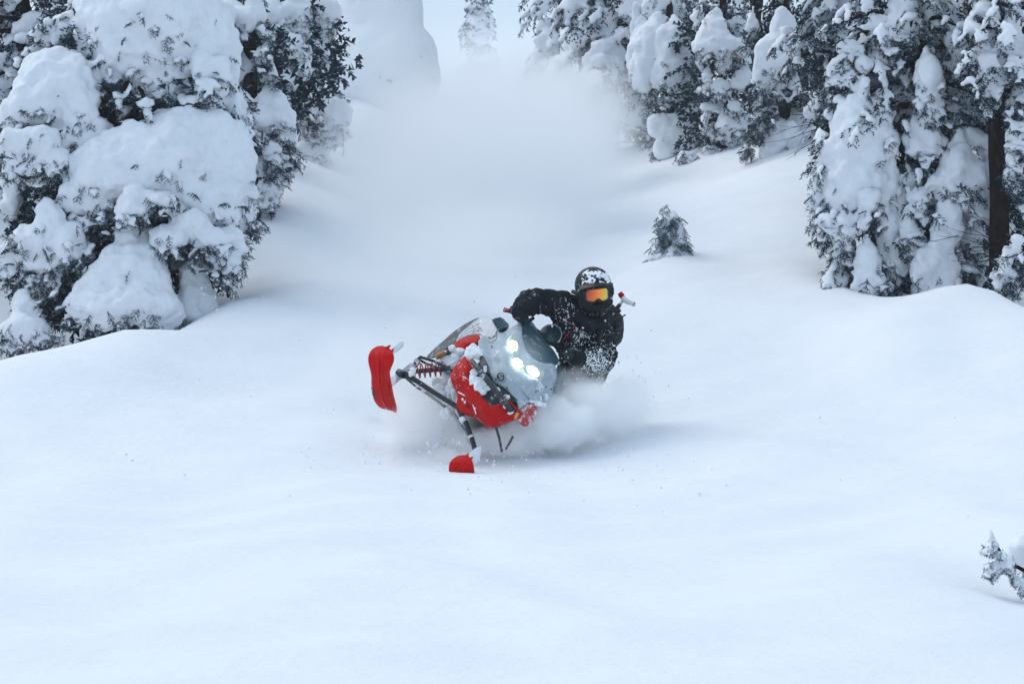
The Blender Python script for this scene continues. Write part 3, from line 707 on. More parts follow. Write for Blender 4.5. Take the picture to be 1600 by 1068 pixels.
TEAL = plain('smoked_plastic_glare_tint', (.030, .10, .125), .3, spec=.5, coat=.3, speck=.18)  # teal carries the headlights' veiling glare, painted into the windshield colour
TEALD = plain('teal_black_fins', (.012, .045, .055), .4, spec=.5)
BLACK = plain('black_rubber', (.012, .014, .017), .6, spec=.35)
TUBEB = plain('black_steel_tube', (.014, .016, .020), .35, spec=.5, speck=.05)
ALU = plain('frosted_aluminium', (.42, .46, .5), .45, metal=.5, speck=.6)
BRASS = plain('brass_canister', (.32, .17, .07), .4, metal=.6)
SPRING = plain('red_spring_steel', (.45, .02, .03), .35, coat=.3, speck=.1)
WHITEP = plain('white_plastic', (.74, .77, .8), .45)
AMBER = plain('amber_reflector', (.8, .32, .01), .25, coat=.5)
LAMP = plain('lit_headlight', (.9, .93, .92), .2, emis=((.80, 1.0, .97), 28.0))
LAMPD = plain('headlight_housing_halo', (.16, .21, .19), .2, metal=.5, emis=((.75, 1.0, .82), .3))  # housing made to emit faintly, a painted halo around each lens

# ------------------------------------------------------------------ snowmobile frame: leaning hard to its left, nose up
right_ = Vector((1, 0, 0)); up_ = Vector((0, sp, cp)); tow_ = Vector((0, -cp, sp))
def U(u, v, w): return (right_ * u + up_ * v + tow_ * w)
SX = U(-.12, .30, .946).normalized(); SY = U(.65, -.70, .30); SY = (SY - SX * SY.dot(SX)).normalized(); SZ = SX.cross(SY)
SO = P(790, 580, 14.9)
CAMP = Vector((0, 0, CAMZ))
def S(px, py, xf):
    """point of the sled at forward station xf (m) that shows at px, py"""
    r = P(px, py, 10) - CAMP
    t = (SO + SX * xf - CAMP).dot(SX) / r.dot(SX)
    return CAMP + r * t
def loc(x, y, z): return SO + SX * x + SY * y + SZ * z
z1 = lambda x, y: (560 + x * .337, 400 + y * .337)
z2 = lambda x, y: (690 + x * .1967, 470 + y * .1966)
z3 = lambda x, y: (770 + x * .1872, 400 + y * .1873)
z4 = lambda x, y: (560 + x * .2434, 490 + y * .2434)
z5 = lambda x, y: (560 + x * .131, 520 + y * .131)

def panel(name, zf, outline, inner=(), th=.02, mat=None, parent=None, step=3.0, edge=.006, round_=True, frame=S, back=None, lift=0.0):
    """a curved body panel: outline and inner points (x, y, forward station); a closed shell with real thickness"""
    pts = [(*zf(q[0], q[1]), q[2] + lift) for q in outline]
    # refine outline
    ring = []
    n = len(pts)
    for i in range(n):
        p0, p1, p2, p3 = (np.array(pts[(i + k) % n]) for k in (-1, 0, 1, 2))
        L = np.linalg.norm(p2[:2] - p1[:2]); k = max(1, int(L / step))
        a = np.array([*(p1 - p0)[:2]]); b_ = (p2 - p1)[:2]; c = (p3 - p2)[:2]
        cs = lambda u, v: np.dot(u, v) / (np.linalg.norm(u) * np.linalg.norm(v) + 1e-9)
        m1 = (p2 - p0) / 2 if (round_ and cs(a, b_) > .55) else (p2 - p1)
        m2 = (p3 - p1) / 2 if (round_ and cs(b_, c) > .55) else (p2 - p1)
        for j in range(k):
            t = j / k
            ring.append((2 * t**3 - 3 * t**2 + 1) * p1 + (t**3 - 2 * t**2 + t) * m1 * min(1, L / (np.linalg.norm(m1[:2]) + 1e-9)) + (-2 * t**3 + 3 * t**2) * p2 + (t**3 - t**2) * m2 * min(1, L / (np.linalg.norm(m2[:2]) + 1e-9)))
    ring = np.array(ring)
    ctrl = np.array(pts + [(*zf(q[0], q[1]), q[2] + lift) for q in inner])
    # smooth station field
    C = ctrl[:, :2] / 50; nn = len(C)
    K_ = _U(((C[:, None] - C[None]) ** 2).sum(-1)) + np.eye(nn) * .002
    P_ = np.hstack([np.ones((nn, 1)), C])
    try: sol = np.linalg.solve(np.block([[K_, P_], [P_.T, np.zeros((3, 3))]]), np.concatenate([ctrl[:, 2], np.zeros(3)]))
    except np.linalg.LinAlgError: sol = np.concatenate([np.zeros(nn), [ctrl[:, 2].mean(), 0, 0]])
    def fld(q):
        q = np.asarray(q) / 50
        return _U(((q[:, None] - C[None]) ** 2).sum(-1)) @ sol[:nn] + sol[nn] + q @ sol[nn + 1:]
    cen = ring[:, :2].mean(0)
    # interior points
    lo, hi = ring[:, :2].min(0), ring[:, :2].max(0)
    gx, gy = np.meshgrid(np.arange(lo[0], hi[0], step), np.arange(lo[1], hi[1], step * .87))
    gx = gx + (np.arange(gx.shape[0]) % 2)[:, None] * step / 2
    g = np.stack([gx.ravel(), gy.ravel()], 1)
    def inside(q):
        x, y = q[:, 0], q[:, 1]; r = np.zeros(len(q), bool)
        for i in range(len(ring)):
            a, b_ = ring[i], ring[(i + 1) % len(ring)]
            c = (a[1] > y) != (b_[1] > y)
            r ^= c & (x < (b_[0] - a[0]) * (y - a[1]) / (b_[1] - a[1] + 1e-12) + a[0])
        return r
    def dist(q):
        d = np.full(len(q), 1e9)
        for i in range(len(ring)):
            a, b_ = ring[i, :2], ring[(i + 1) % len(ring), :2]; e_ = b_ - a
            t = np.clip(((q - a) @ e_) / (e_ @ e_ + 1e-12), 0, 1)
            d = np.minimum(d, np.linalg.norm(q - a - t[:, None] * e_, axis=1))
        return d
    g = g[inside(g)]
    if len(g):
        dd = dist(g); g = g[dd > step * .55]
    allp = np.concatenate([ring[:, :2], g]) if len(g) else ring[:, :2]
    nr_ = len(ring)
    res = geometry.delaunay_2d_cdt([Vector(p) for p in allp], [(i, (i + 1) % nr_) for i in range(nr_)], [], 1, 1e-5)
    vv = np.array([v[:] for v in res[0]]); tris = [list(f) for f in res[2]]
    st = fld(vv); dd = dist(vv)
    st = st - edge * np.clip(1 - dd / (step * 1.2), 0, 1) ** 2
    front = [frame(p[0], p[1], s) for p, s in zip(vv, st)]
    bk = -SX * th if back is None else back
    V = front + [p + bk for p in front]; n0 = len(front)
    # orient triangles towards the viewer
    F = []
    for f in tris:
        a, b_, c = (front[i] for i in f)
        if (b_ - a).cross(c - a).dot(CAMP - a) < 0: f = f[::-1]
        F.append(f); F.append([i + n0 for i in f[::-1]])
    cnt = {}
    for f in F[::2]:
        for i in range(3): cnt[(f[i], f[(i + 1) % 3])] = 1
    for (a, b_) in list(cnt):
        if (b_, a) not in cnt: F.append([b_, a, a + n0, b_ + n0])
    me = mesh_np(name, [tuple(p) for p in V], F, True); me.set_sharp_from_angle(angle=math.radians(38))
    return link(name, me, mat, parent)

def pole(name, pts, rads, mat, parent, n=12): return MB().tube(pts, rads, n).build(name, mat, parent)
def bar(name, a, b, w, h, mat, parent, side=None, bevel=.004):
    a, b = Vector(a), Vector(b); d = (b - a).normalized(); s = (side or SY).copy(); s = (s - d * s.dot(d)).normalized(); t = d.cross(s)
    V = [q + s * i * w / 2 + t * j * h / 2 for q in (a, b) for i, j in ((-1, -1), (1, -1), (1, 1), (-1, 1))]
    F = [[3, 2, 1, 0], [4, 5, 6, 7]] + [[k, (k + 1) % 4, 4 + (k + 1) % 4, 4 + k] for k in range(4)]
    return MB().add(V, F).build(name, mat, parent, True, bevel)

base = SO.copy(); base.z = gz(base.x, base.y)
sled = thing('snowmobile', 'red and pale grey snowmobile with lit headlights carving on its side in powder', 'snowmobile', base)

# bodywork
hood = panel('hood', z2, [(620, 172, -.30), (560, 205, -.28), (505, 252, -.25), (440, 250, -.25), (400, 292, -.26), (330, 275, -.24), (292, 320, -.14), (300, 370, -.02), (330, 432, .05), (378, 555, .12), (425, 640, .15), (510, 705, .16), (590, 790, .15), (612, 868, .11),
    (700, 812, .05), (752, 800, .0), (822, 800, -.12), (880, 745, -.2), (880, 680, -.22), (912, 590, -.24), (908, 530, -.26), (886, 500, -.22), (800, 490, -.08), (722, 452, -.04), (672, 385, -.07), (642, 295, -.15), (634, 200, -.26)],
    [(560, 350, -.03), (600, 480, .05), (720, 560, -.01), (478, 350, -.055), (456, 440, .085), (482, 530, .145), (545, 600, .16), (620, 645, .145), (705, 658, .075), (800, 650, -.06), (420, 480, .04), (400, 400, -.05), (500, 640, .14), (620, 720, .11), (740, 710, .0), (460, 290, -.19), (830, 560, -.16), (590, 270, -.17)], .05, GREY, sled, 2.4, .012)
# seams and creases of the hood, moulded lips
pole('hood_seam', [S(*z2(x, y), f + .004) for x, y, f in ((835, 680, -.13), (790, 700, -.06), (748, 722, -.01), (742, 750, -.02), (752, 785, -.02))], .0028, DARK, hood, 6)
pole('hood_seam', [S(*z2(x, y), f + .0) for x, y, f in ((500, 690, .16), (560, 672, .14), (640, 675, .11), (700, 690, .06))], .004, GREY, hood, 6)
pole('hood_ridge', [S(*z2(x, y), f + .004) for x, y, f in ((506, 256, -.24), (470, 340, -.11), (450, 430, .03), (470, 520, .11), (530, 590, .13), (610, 640, .13), (700, 660, .06), (800, 650, -.08), (880, 600, -.21))], .0035, GREY, hood, 6)
pole('hood_seam', [S(*z2(x, y), f + .003) for x, y, f in ((440, 256, -.24), (432, 300, -.2), (402, 330, -.17), (370, 318, -.18))], .0022, DARKG, hood, 6)
pole('hood_seam', [S(*z2(x, y), f + .004) for x, y, f in ((640, 720, .13), (690, 770, .07), (700, 805, .055))], .002, DARKG, hood, 6)
for x, y, f in ((398, 360, -.1), (432, 620, .145), (520, 690, .165), (800, 770, -.08), (870, 700, -.2)):
    c_ = S(*z2(x, y), f + .006); pole('fastener', [c_ - SX * .01, c_ + SX * .003], .006, DARK, hood, 8)
panel('emblem', z2, [(440, 590, .155), (455, 572, .155), (475, 570, .155), (495, 590, .155), (498, 612, .155), (482, 630, .155), (460, 628, .155), (443, 612, .155)], (), .008, DARK, hood, 1.2, .002, lift=.006)
pole('emblem_curl', [S(*z2(x, y), .168) for x, y in ((484, 586), (468, 582), (456, 592), (462, 603), (478, 602), (484, 612), (472, 620), (458, 616))], .0032, WHITEP, hood, 6)
# headlights, three lit units in dark-edged housings
for hl, lens, inn in (([(575, 262, -.06), (530, 292, -.055), (508, 330, -.05), (515, 395, -.01), (550, 442, .02), (590, 432, .03), (618, 405, .01), (606, 330, -.05)],
                       [(548, 318, -.03), (524, 345, -.02), (534, 388, .0), (562, 402, .01), (594, 392, .01), (602, 352, -.02), (584, 322, -.03)], [(560, 360, .01)]),
                      ([(560, 455, .06), (545, 490, .07), (560, 530, .09), (612, 562, .08), (642, 540, .06), (640, 490, .05), (600, 452, .055)],
                       [(580, 455, .065), (568, 485, .075), (588, 515, .085), (625, 527, .075), (644, 512, .065), (632, 478, .06), (604, 455, .06)], [(605, 490, .08)]),
                      ([(655, 505, .055), (690, 500, .04), (745, 508, .0), (812, 560, -.07), (806, 590, -.07), (780, 612, -.05), (735, 617, .0), (690, 590, .04), (655, 545, .06)],
                       [(680, 520, .045), (718, 518, .02), (760, 545, -.02), (776, 580, -.04), (748, 602, -.01), (712, 590, .02), (685, 555, .045)], [(725, 560, .02)])):
    h_ = panel('headlight', z2, hl, inn, .03, LAMPD, sled, 1.8, .004, lift=.012)
    panel('bulb_lens', z2, lens, inn, .012, LAMP, h_, 1.6, .006, lift=.022)
pole('headlight_trim', [S(*z2(x, y), f + .014) for x, y, f in ((548, 440, .03), (535, 490, .075), (556, 540, .095), (600, 566, .09), (650, 590, .08), (720, 626, .02), (745, 622, 0.0))], .005, WHITEP, sled, 8)

# windshield
panel('windshield', z3, [(240, 575, -.34), (275, 545, -.40), (318, 548, -.44), (352, 590, -.46), (388, 640, -.47), (440, 712, -.46), (500, 775, -.44), (545, 850, -.38), (548, 895, -.30), (505, 912, -.24), (420, 895, -.12), (340, 855, -.08), (280, 790, -.10), (248, 700, -.17)],
      [(330, 730, -.22), (420, 810, -.22), (300, 640, -.30)], .012, TEAL, sled, 2.4, .006)
panel('knee_panel', z1, [(905, 560, -.34), (925, 500, -.40), (958, 520, -.50), (940, 590, -.50), (930, 650, -.46), (905, 668, -.38), (896, 610, -.32)], (), .05, TEAL, sled, 2.4, .008)

# red lower cowl
cowl = panel('lower_cowl', z2, [(190, 425, .08), (212, 455, .12), (232, 500, .15), (250, 532, .16), (215, 590, .17), (218, 640, .19), (262, 682, .21), (330, 770, .23), (388, 832, .24), (470, 815, .24), (520, 868, .23), (575, 890, .21), (622, 868, .19), (634, 890, .18), (600, 925, .19), (545, 945, .2), (480, 968, .2), (402, 992, .18), (338, 975, .14), (262, 918, .08),
    (160, 888, .0), (122, 850, -.03), (126, 765, .02), (100, 690, .05), (76, 640, .06), (74, 585, .06), (115, 505, .06)],
    [(150, 560, .15), (230, 760, .17), (330, 870, .22), (180, 690, .14), (440, 900, .24), (160, 820, .04)], .05, RED, sled, 2.4, .01, round_=True)
panel('cowl_facet', z2, [(105, 520, .09), (190, 430, .10), (205, 470, .13), (240, 535, .165), (178, 615, .165), (105, 580, .11)], [(170, 530, .15)], .02, RED, cowl, 2.2, .008, lift=.006)
belly = panel('belly_vent', z4, [(640, 505, .04), (700, 530, .10), (738, 575, .13), (758, 640, .12), (700, 645, .06), (652, 628, .02), (630, 590, .0)], [(690, 580, .09)], .02, RED, cowl, 2.0, .006, lift=.012)
for x, y in ((668, 548), (682, 566), (700, 590), (720, 606)):
    panel('vent_hole', z4, [(x - 7, y - 5, .108), (x + 2, y - 9, .112), (x + 8, y + 1, .118), (x + 1, y + 9, .112), (x - 6, y + 5, .106)], (), .006, BLACK if (x + y) % 4 else WHITEP, belly, 1.2, .001, lift=.004)
pole('cowl_crease', [S(*z4(x, y), f) for x, y, f in ((640, 502, .07), (690, 527, .115))], .005, SNOW_S, cowl, 6)
pole('cowl_crease', [S(*z4(x, y), f) for x, y, f in ((735, 578, .15), (755, 642, .15))], .005, SNOW_S, cowl, 6)
panel('amber_reflector', z2, [(578, 912, .205), (596, 886, .2), (616, 890, .195), (606, 912, .2), (582, 930, .205)], (), .01, AMBER, cowl, 1.2, .002, lift=.01)
panel('cowl_cheek', z2, [(618, 880, .12), (655, 845, .10), (705, 812, .06), (752, 826, .0), (758, 870, -.04), (730, 930, -.02), (680, 985, .03), (640, 980, .07), (600, 940, .11)], [(680, 890, .07)], .05, REDF, sled, 2.4, .01)
panel('grille', z2, [(258, 535, .13), (218, 592, .14), (222, 640, .16), (264, 680, .18), (334, 770, .2), (388, 828, .21), (468, 808, .2), (530, 858, .18), (545, 840, .17), (470, 750, .16), (390, 660, .15), (320, 570, .13)], (), .03, DARK, sled, 2.4, .003, lift=-.012)
for k in range(5):
    a = np.array((262 + 52 * k, 600 + 44 * k)); b_ = a + np.array((44, -24))
    bar('grille_slat', S(*z2(*a), .165 + .012 * k), S(*z2(*b_), .15 + .012 * k), .012, .008, BLACK, sled, SX)
# bumper: a flat dark hoop across the nose
pole('bumper', [S(*z2(x, y), f) for x, y, f in ((240, 470, .17), (252, 492, .22), (330, 590, .27), (420, 700, .29), (500, 800, .28), (548, 868, .25), (552, 886, .21))], [.014, .02, .022, .022, .022, .02, .014], DARK, sled, 12)
panel('air_duct', z2, [(298, 440, .03), (330, 430, .05), (352, 470, .08), (382, 545, .12), (376, 572, .13), (345, 550, .12), (308, 510, .09)], (), .03, DARK, sled, 2, .004, lift=.012)
panel('cowl_strip', z2, [(512, 782, .19), (528, 780, .19), (618, 866, .16), (606, 878, .17)], (), .02, RED, sled, 2, .003, lift=.012)
pole('duct_rim', [S(*z2(x, y), f + .012) for x, y, f in ((372, 560, .13), (420, 650, .15), (490, 690, .16), (545, 738, .16), (598, 788, .14), (582, 806, .15), (520, 770, .17), (450, 700, .17), (400, 630, .16))], .004, DARK, sled, 8)
panel('duct_mesh', z2, [(425, 655, .15), (485, 690, .16), (540, 738, .16), (590, 790, .145), (560, 795, .155), (490, 750, .165)], (), .01, DARK, sled, 2, .002, lift=.006)

# right flank, seen past the nose
side = panel('side_panel', z4, [(625, 178, -.42), (650, 130, -.46), (700, 85, -.48), (740, 50, -.48), (790, 18, -.46), (825, 16, -.42), (865, 38, -.36), (893, 105, -.28), (888, 135, -.26), (850, 162, -.25), (800, 150, -.28), (782, 132, -.32), (740, 132, -.36), (690, 145, -.40)],
      [(760, 80, -.40), (830, 90, -.34)], .03, PALE, sled, 2.2, .01)
for pts in (((640, 160), (690, 122), (735, 108), (778, 112)), ((728, 70), (742, 100), (735, 128)), ((760, 60), (775, 90), (768, 126)), ((690, 120), (700, 140)), ((655, 135), (720, 90), (780, 62)), ((778, 92), (805, 122), (812, 150)), ((740, 98), (790, 88))):
    pole('side_graphic', [S(*z4(x, y), -.37 - .0006 * (760 - x) + .012) for x, y in pts], .0016, DARKG, side, 5)
pole('side_seam', [S(*z4(x, y), f + .012) for x, y, f in ((893, 108, -.28), (878, 140, -.26), (856, 158, -.25), (836, 150, -.26))], .004, DARKG, side, 6)
panel('flank_edge', z4, [(438, 272, -.66), (500, 212, -.68), (560, 160, -.68), (620, 108, -.66), (690, 62, -.62), (750, 32, -.56), (785, 22, -.52), (735, 58, -.54), (695, 92, -.55), (648, 135, -.55), (622, 182, -.54), (575, 215, -.56), (530, 245, -.58), (480, 275, -.62)], (), .04, DARKG, sled, 2.2, .01)
panel('red_flank', z4, [(570, 226, -.38), (605, 198, -.40), (640, 172, -.40), (700, 148, -.36), (745, 138, -.32), (776, 138, -.28), (786, 168, -.25), (765, 190, -.26), (712, 202, -.3), (690, 232, -.32), (640, 240, -.34), (600, 242, -.36)], [(690, 180, -.32)], .05, RED, sled, 2.2, .01)
# finned air vent on top of the flank
vent = panel('air_vent', z2, [(400, 150, -.33), (430, 140, -.35), (480, 150, -.36), (525, 175, -.36), (532, 200, -.34), (505, 235, -.31), (455, 250, -.28), (445, 225, -.29)], (), .03, TEALD, sled, 2, .004)
for k in range(5):
    t_ = k / 4; a = (418 + 32 * t_, 148 + 82 * t_); b_ = (498 + 30 * t_, 158 + 50 * t_); md = ((a[0] + b_[0]) / 2 + 8, (a[1] + b_[1]) / 2 - 16)
    pole('vent_fin', [S(*z2(*q), -.315 + .03 * t_) for q in (a, md, b_)], .010, TEAL, vent, 8)

# front suspension, right side lifted clear of the snow
sp1, sp2 = S(*z5(395, 590), -.06), S(*z5(700, 350), -.10)
spn = bar('spindle', S(*z5(380, 600), -.03), S(*z5(720, 330), -.12), .05, .045, ALU, sled, SX, .006)
for x, y in ((432, 532), (510, 470), (622, 450), (672, 358)):
    c = S(*z5(x, y), .0); pole('bolt', [c - SX * .02, c + SX * .008], .010, DARK, spn, 8)
pole('upper_arm', [S(*z5(x, y), f) for x, y, f in ((712, 310, -.10), (735, 285, -.10), (900, 335, -.09), (1030, 400, -.07), (1115, 450, -.05))], .012, TUBEB, sled)
pole('upper_arm', [S(*z5(x, y), f) for x, y, f in ((712, 310, -.10), (800, 360, -.16), (930, 410, -.22), (1050, 470, -.24))], .010, TUBEB, sled)
pole('lower_arm', [S(*z5(x, y), f) for x, y, f in ((500, 460, -.04), (580, 510, -.04), (700, 575, -.04), (900, 710, -.03), (1180, 880, -.02))], [.014, .024, .021, .020, .020], TUBEB, sled)
pole('lower_arm', [S(*z5(x, y), f) for x, y, f in ((555, 530, -.10), (700, 650, -.14), (820, 720, -.18), (1000, 850, -.2), (1130, 960, -.22))], [.007, .008, .012, .013, .013], TUBEB, sled)
pole('arm_collar', [S(*z5(475, 470), -.05), S(*z5(545, 500), -.02)], .030, TUBEB, sled)
# coil-over shock
ca, cb = S(*z5(660, 462), -.12), S(*z5(1010, 425), -.16)
shock = pole('shock_absorber', [ca + (ca - cb) * .12, ca, cb, cb + (cb - ca) * .25], [.018, .017, .021, .021], DARK, sled)
ax_ = (cb - ca); axn = ax_.normalized(); s1_ = axn.cross(SX).normalized(); s2_ = axn.cross(s1_)
pole('coil_spring', [ca + ax_ * (i / 112) + (s1_ * math.cos(i * 2 * math.pi / 20) + s2_ * math.sin(i * 2 * math.pi / 20)) * .052 for i in range(113)], .0058, SPRING, shock, 8)
pole('spring_seat', [ca - axn * .012, ca + axn * .006], .048, ALU, shock, 20)
pole('reservoir', [S(*z5(925, 290), -.16), S(*z5(1030, 240), -.18)], .024, BRASS, sled, 16)
pole('reservoir_cap', [S(*z5(1062, 222), -.18), S(*z5(1100, 240), -.18)], .030, DARK, sled, 16)
# left side, reaching down to the buried ski
pole('lower_arm', [S(*z4(x, y), f) for x, y, f in ((640, 600, .0), (662, 650, .02), (690, 700, .03), (725, 790, .04), (748, 868, .05))], .019, TUBEB, sled)
pole('arm_collar', [S(*z4(664, 672), .03), S(*z4(678, 694), .04)], .026, WHITEP, sled)
pole('arm_collar', [S(*z4(718, 782), .05), S(*z4(724, 794), .05)], .022, WHITEP, sled)
pole('upper_arm', [S(*z4(x, y), f) for x, y, f in ((570, 590, -.10), (620, 660, -.10), (680, 760, -.08), (735, 850, -.04))], [.012, .018, .02, .016], ALU, sled)
pole('tie_rod', [S(*z4(x, y), f) for x, y, f in ((880, 715, .06), (905, 800, .02), (922, 885, -.02))], .010, DARKG, sled, 8)
pole('tie_rod', [S(*z4(x, y), f) for x, y, f in ((992, 785, -.06), (975, 820, -.06), (945, 870, -.06))], .009, DARKG, sled, 8)
ca, cb = S(*z4(825, 880), -.3), S(*z4(880, 810), -.3); ax_ = cb - ca; axn = ax_.normalized(); s1_ = axn.cross(SX).normalized(); s2_ = axn.cross(s1_)
pole('coil_spring', [ca + ax_ * (i / 96) + (s1_ * math.cos(i * 2 * math.pi / 24) + s2_ * math.sin(i * 2 * math.pi / 24)) * .04 for i in range(97)], .005, SPRING, sled, 8)
# subframe between arms and tunnel
bar('subframe', S(*z4(560, 330), -.25), S(*z4(640, 470), -.22), .10, .05, ALU, sled)
bar('subframe', S(*z4(480, 440), -.28), S(*z4(610, 560), -.24), .05, .03, ALU, sled)
panel('subframe_plate', z4, [(470, 420, -.28), (560, 330, -.28), (600, 380, -.2), (600, 470, -.16), (630, 600, -.12), (560, 560, -.2)], (), .02, ALU, sled, 3, .004)

# skis
def ski(stations, zf, keel, mat, name='ski'):
    """stations: centre x, y, half-width vector hx, hy, forward station; the underside faces the viewer"""
    V = []; F = []; prof = [(-1, -.012), (-.86, .004), (-.6, .006), (-.36, .006), (-.24, .020), (-.1, .022), (0, .010), (.1, .022), (.24, .020), (.36, .006), (.6, .006), (.86, .004), (1, -.012)]
    st = np.array(stations, float); n = len(st); m = 42
    tt = np.linspace(0, n - 1, m); Sx = [np.interp(tt, np.arange(n), st[:, k]) for k in range(6)]
    k_ = np.array([.25, .5, .25])
    for _ in range(1):
        for a in Sx: a[1:-1] = np.convolve(a, k_, 'valid')
    for i in range(m):
        cx, cy_, hx, hy, f, kl = (a[i] for a in Sx)
        for u, h in prof:
            V.append(S(*zf(cx + hx * u, cy_ + hy * u), f + h * kl * keel + (0.0 if abs(u) < .9 else 0)))
    w = len(prof); F = [[i * w + j, i * w + j + 1, (i + 1) * w + j + 1, (i + 1) * w + j] for i in range(m - 1) for j in range(w - 1)]
    n0 = len(V); V2 = [p + SZ * .014 - SX * .006 for p in V]; V = V + V2
    F += [[a + n0 for a in f[::-1]] for f in F]
    bd = [i for i in range(w)] + [i * w + w - 1 for i in range(1, m)] + [(m - 1) * w + j for j in range(w - 2, -1, -1)] + [i * w for i in range(m - 2, 0, -1)]
    F += [[a, b_, b_ + n0, a + n0] for a, b_ in zip(bd, bd[1:] + bd[:1])]
    return MB().add(V, F).build(name, mat, sled)
s_r = ski([(138, 211, 6, 0, .50, .0), (139, 217, 34, 2, .52, .05), (140, 232, 57, 2, .54, .1), (141, 258, 73, 2, .565, .2), (141, 290, 80, 1, .57, .3), (140, 325, 74, -1, .55, .5), (138, 360, 62, -5, .51, .9), (137, 392, 54, -9, .46, 1.3), (139, 430, 57, -14, .38, 1.5), (146, 490, 60, -20, .26, 1.5), (160, 545, 56, -22, .14, 1.4), (182, 588, 46, -16, .02, 1.0), (210, 614, 28, -2, -.08, .6), (229, 630, 7, 5, -.14, .2)], z4, 1.5, SKIRED)
s_l = ski([(668, 912, 6, 0, .50, 0), (664, 916, 30, 1, .53, .1), (660, 930, 52, 3, .56, .2), (657, 955, 68, 6, .58, .3), (656, 985, 76, 9, .57, .4), (658, 1015, 78, 10, .54, .6), (664, 1050, 70, 8, .48, 1), (672, 1090, 62, 4, .40, 1.2), (690, 1150, 60, 0, .28, 1.2), (715, 1220, 58, 0, .1, 1.0), (735, 1280, 40, 0, -.1, .5)], z4, 1.0, SKIRED)
# serrated carbide edge and a dark patch on the lifted ski
for k in range(11):
    t_ = k / 10; q = (203 + 32 * t_ - 6 * math.sin(t_ * 3.1), 468 + 150 * t_)
    c = S(*z4(*q), .30 - .42 * t_); pole('runner_stud', [c - SX * .012, c + SX * .010], .009, SKIRED, s_r, 7)
panel('dark_patch', z4, [(80, 470, .30), (92, 475, .31), (112, 540, .2), (104, 545, .19), (88, 510, .26)], (), .01, DARK, s_r, 1.5, .001, lift=.012)
for (sk, pts, mts) in ((s_r, [(205, 235, .50), (225, 215, .48), (275, 178, .40), (290, 180, .38), (284, 205, .38), (250, 235, .44), (222, 252, .50)], (((185, 218), (204, 205)), ((208, 248), (224, 228)))),
                       (s_l, [(694, 918, .50), (715, 895, .48), (755, 858, .42), (788, 852, .38), (782, 895, .40), (770, 940, .42), (745, 960, .46), (728, 935, .50)], (((690, 920), (706, 900)), ((712, 940), (732, 920))))):
    lp = panel('ski_loop', z4, pts, (), .022, WHITEP, sk, 2, .006)
    for a, b_ in mts: pole('loop_mount', [S(*z4(*a), .53), S(*z4(*b_), .51)], [.012, .007], SKIRED, sk, 8)

# tunnel, seat and track run back behind the nose, down into the snow
def boxloc(name, x0, x1, y0, y1, zz0, zz1, mat, taper=1.0, bevel=.02):
    V = [loc(x, y * (taper if x == x0 else 1), z) for x in (x0, x1) for z in (zz0, zz1) for y in (y0, y1)]
    F = [[0, 2, 3, 1], [4, 5, 7, 6], [0, 1, 5, 4], [2, 6, 7, 3], [0, 4, 6, 2], [1, 3, 7, 5]]
    return MB().add(V, F).build(name, mat, sled, True, bevel)
boxloc('engine_cover', -.62, -.12, -.24, .24, -.18, .16, DARK)
boxloc('tunnel', -2.3, -.55, -.2, .2, -.12, .0, DARKG)
boxloc('seat', -1.75, -.75, -.15, .15, .0, .2, BLACK, .8, .05)
for sgn in (-1, 1): boxloc('running_board', -1.9, -.55, sgn * .22, sgn * .40, -.16, -.13, DARKG)
boxloc('snow_flap', -2.42, -2.36, -.2, .2, -.40, -.05, BLACK)
tm = MB(); ring_ = []
for i in range(40):
    a = i / 40 * 2 * math.pi
    x = -1.5 + .92 * math.copysign(abs(math.cos(a)) ** .5, math.cos(a)); z = -.31 + .15 * math.copysign(abs(math.sin(a)) ** .6, math.sin(a))
    ring_.append((x, z))
V = [loc(x, y, z) for x, z in ring_ for y in (-.19, .19)]
tm.add(V, [[2 * i, 2 * i + 1, (2 * i + 3) % 80, (2 * i + 2) % 80] for i in range(40)])
tk = tm.build('track', BLACK, sled); so_ = tk.modifiers.new('s', 'SOLIDIFY'); so_.thickness = .025
for i in range(0, 40):
    x, z = ring_[i]; d = Vector((x + 1.5, 0, z + .31)); d = (SX * d.x * .3 + SZ * d.z).normalized()
    bar('track_lug', loc(x, -.18, z) + d * .03, loc(x, .18, z) + d * .03, .012, .06, BLACK, tk, SX, 0)

# handlebar
hb = MB().tube([S(*z3(98, 448), -.62), S(*z3(150, 462), -.62), S(*z3(250, 520), -.60), S(*z3(345, 600), -.60), S(*z3(470, 690), -.60), S(*z3(560, 800), -.60), S(*z3(650, 850), -.58)], .012, 10).build('handlebar', BLACK, sled)
pole('handgrip', [S(*z3(92, 446), -.62), S(*z3(138, 456), -.62)], .019, REDF, hb, 14)
pole('handgrip', [S(*z3(138, 456), -.62), S(*z3(200, 482), -.62)], .017, BLACK, hb, 14)
pole('handgrip', [S(*z3(560, 800), -.60), S(*z3(680, 862), -.58)], .018, BLACK, hb, 14)
panel('bar_pad', z3, [(205, 545, -.5), (240, 520, -.52), (300, 528, -.53), (345, 570, -.53), (375, 625, -.53), (330, 640, -.5), (260, 600, -.48)], [(285, 575, -.46)], .05, TEALD, sled, 2, .01)
pole('brake_reservoir', [S(*z3(318, 530), -.52), S(*z3(338, 515), -.54)], .014, DARK, sled, 10)
pole('brake_lever', [S(*z3(x, y), -.54) for x, y in ((330, 540), (280, 510), (220, 490), (180, 470))], .005, DARK, hb, 6)
panel('gauge', z3, [(385, 640, -.52), (410, 600, -.55), (455, 572, -.57), (520, 572, -.58), (560, 600, -.58), (578, 650, -.57), (560, 700, -.55), (525, 735, -.53), (480, 730, -.5), (425, 700, -.49)], [(480, 650, -.48)], .06, TEALD, sled, 2, .012)
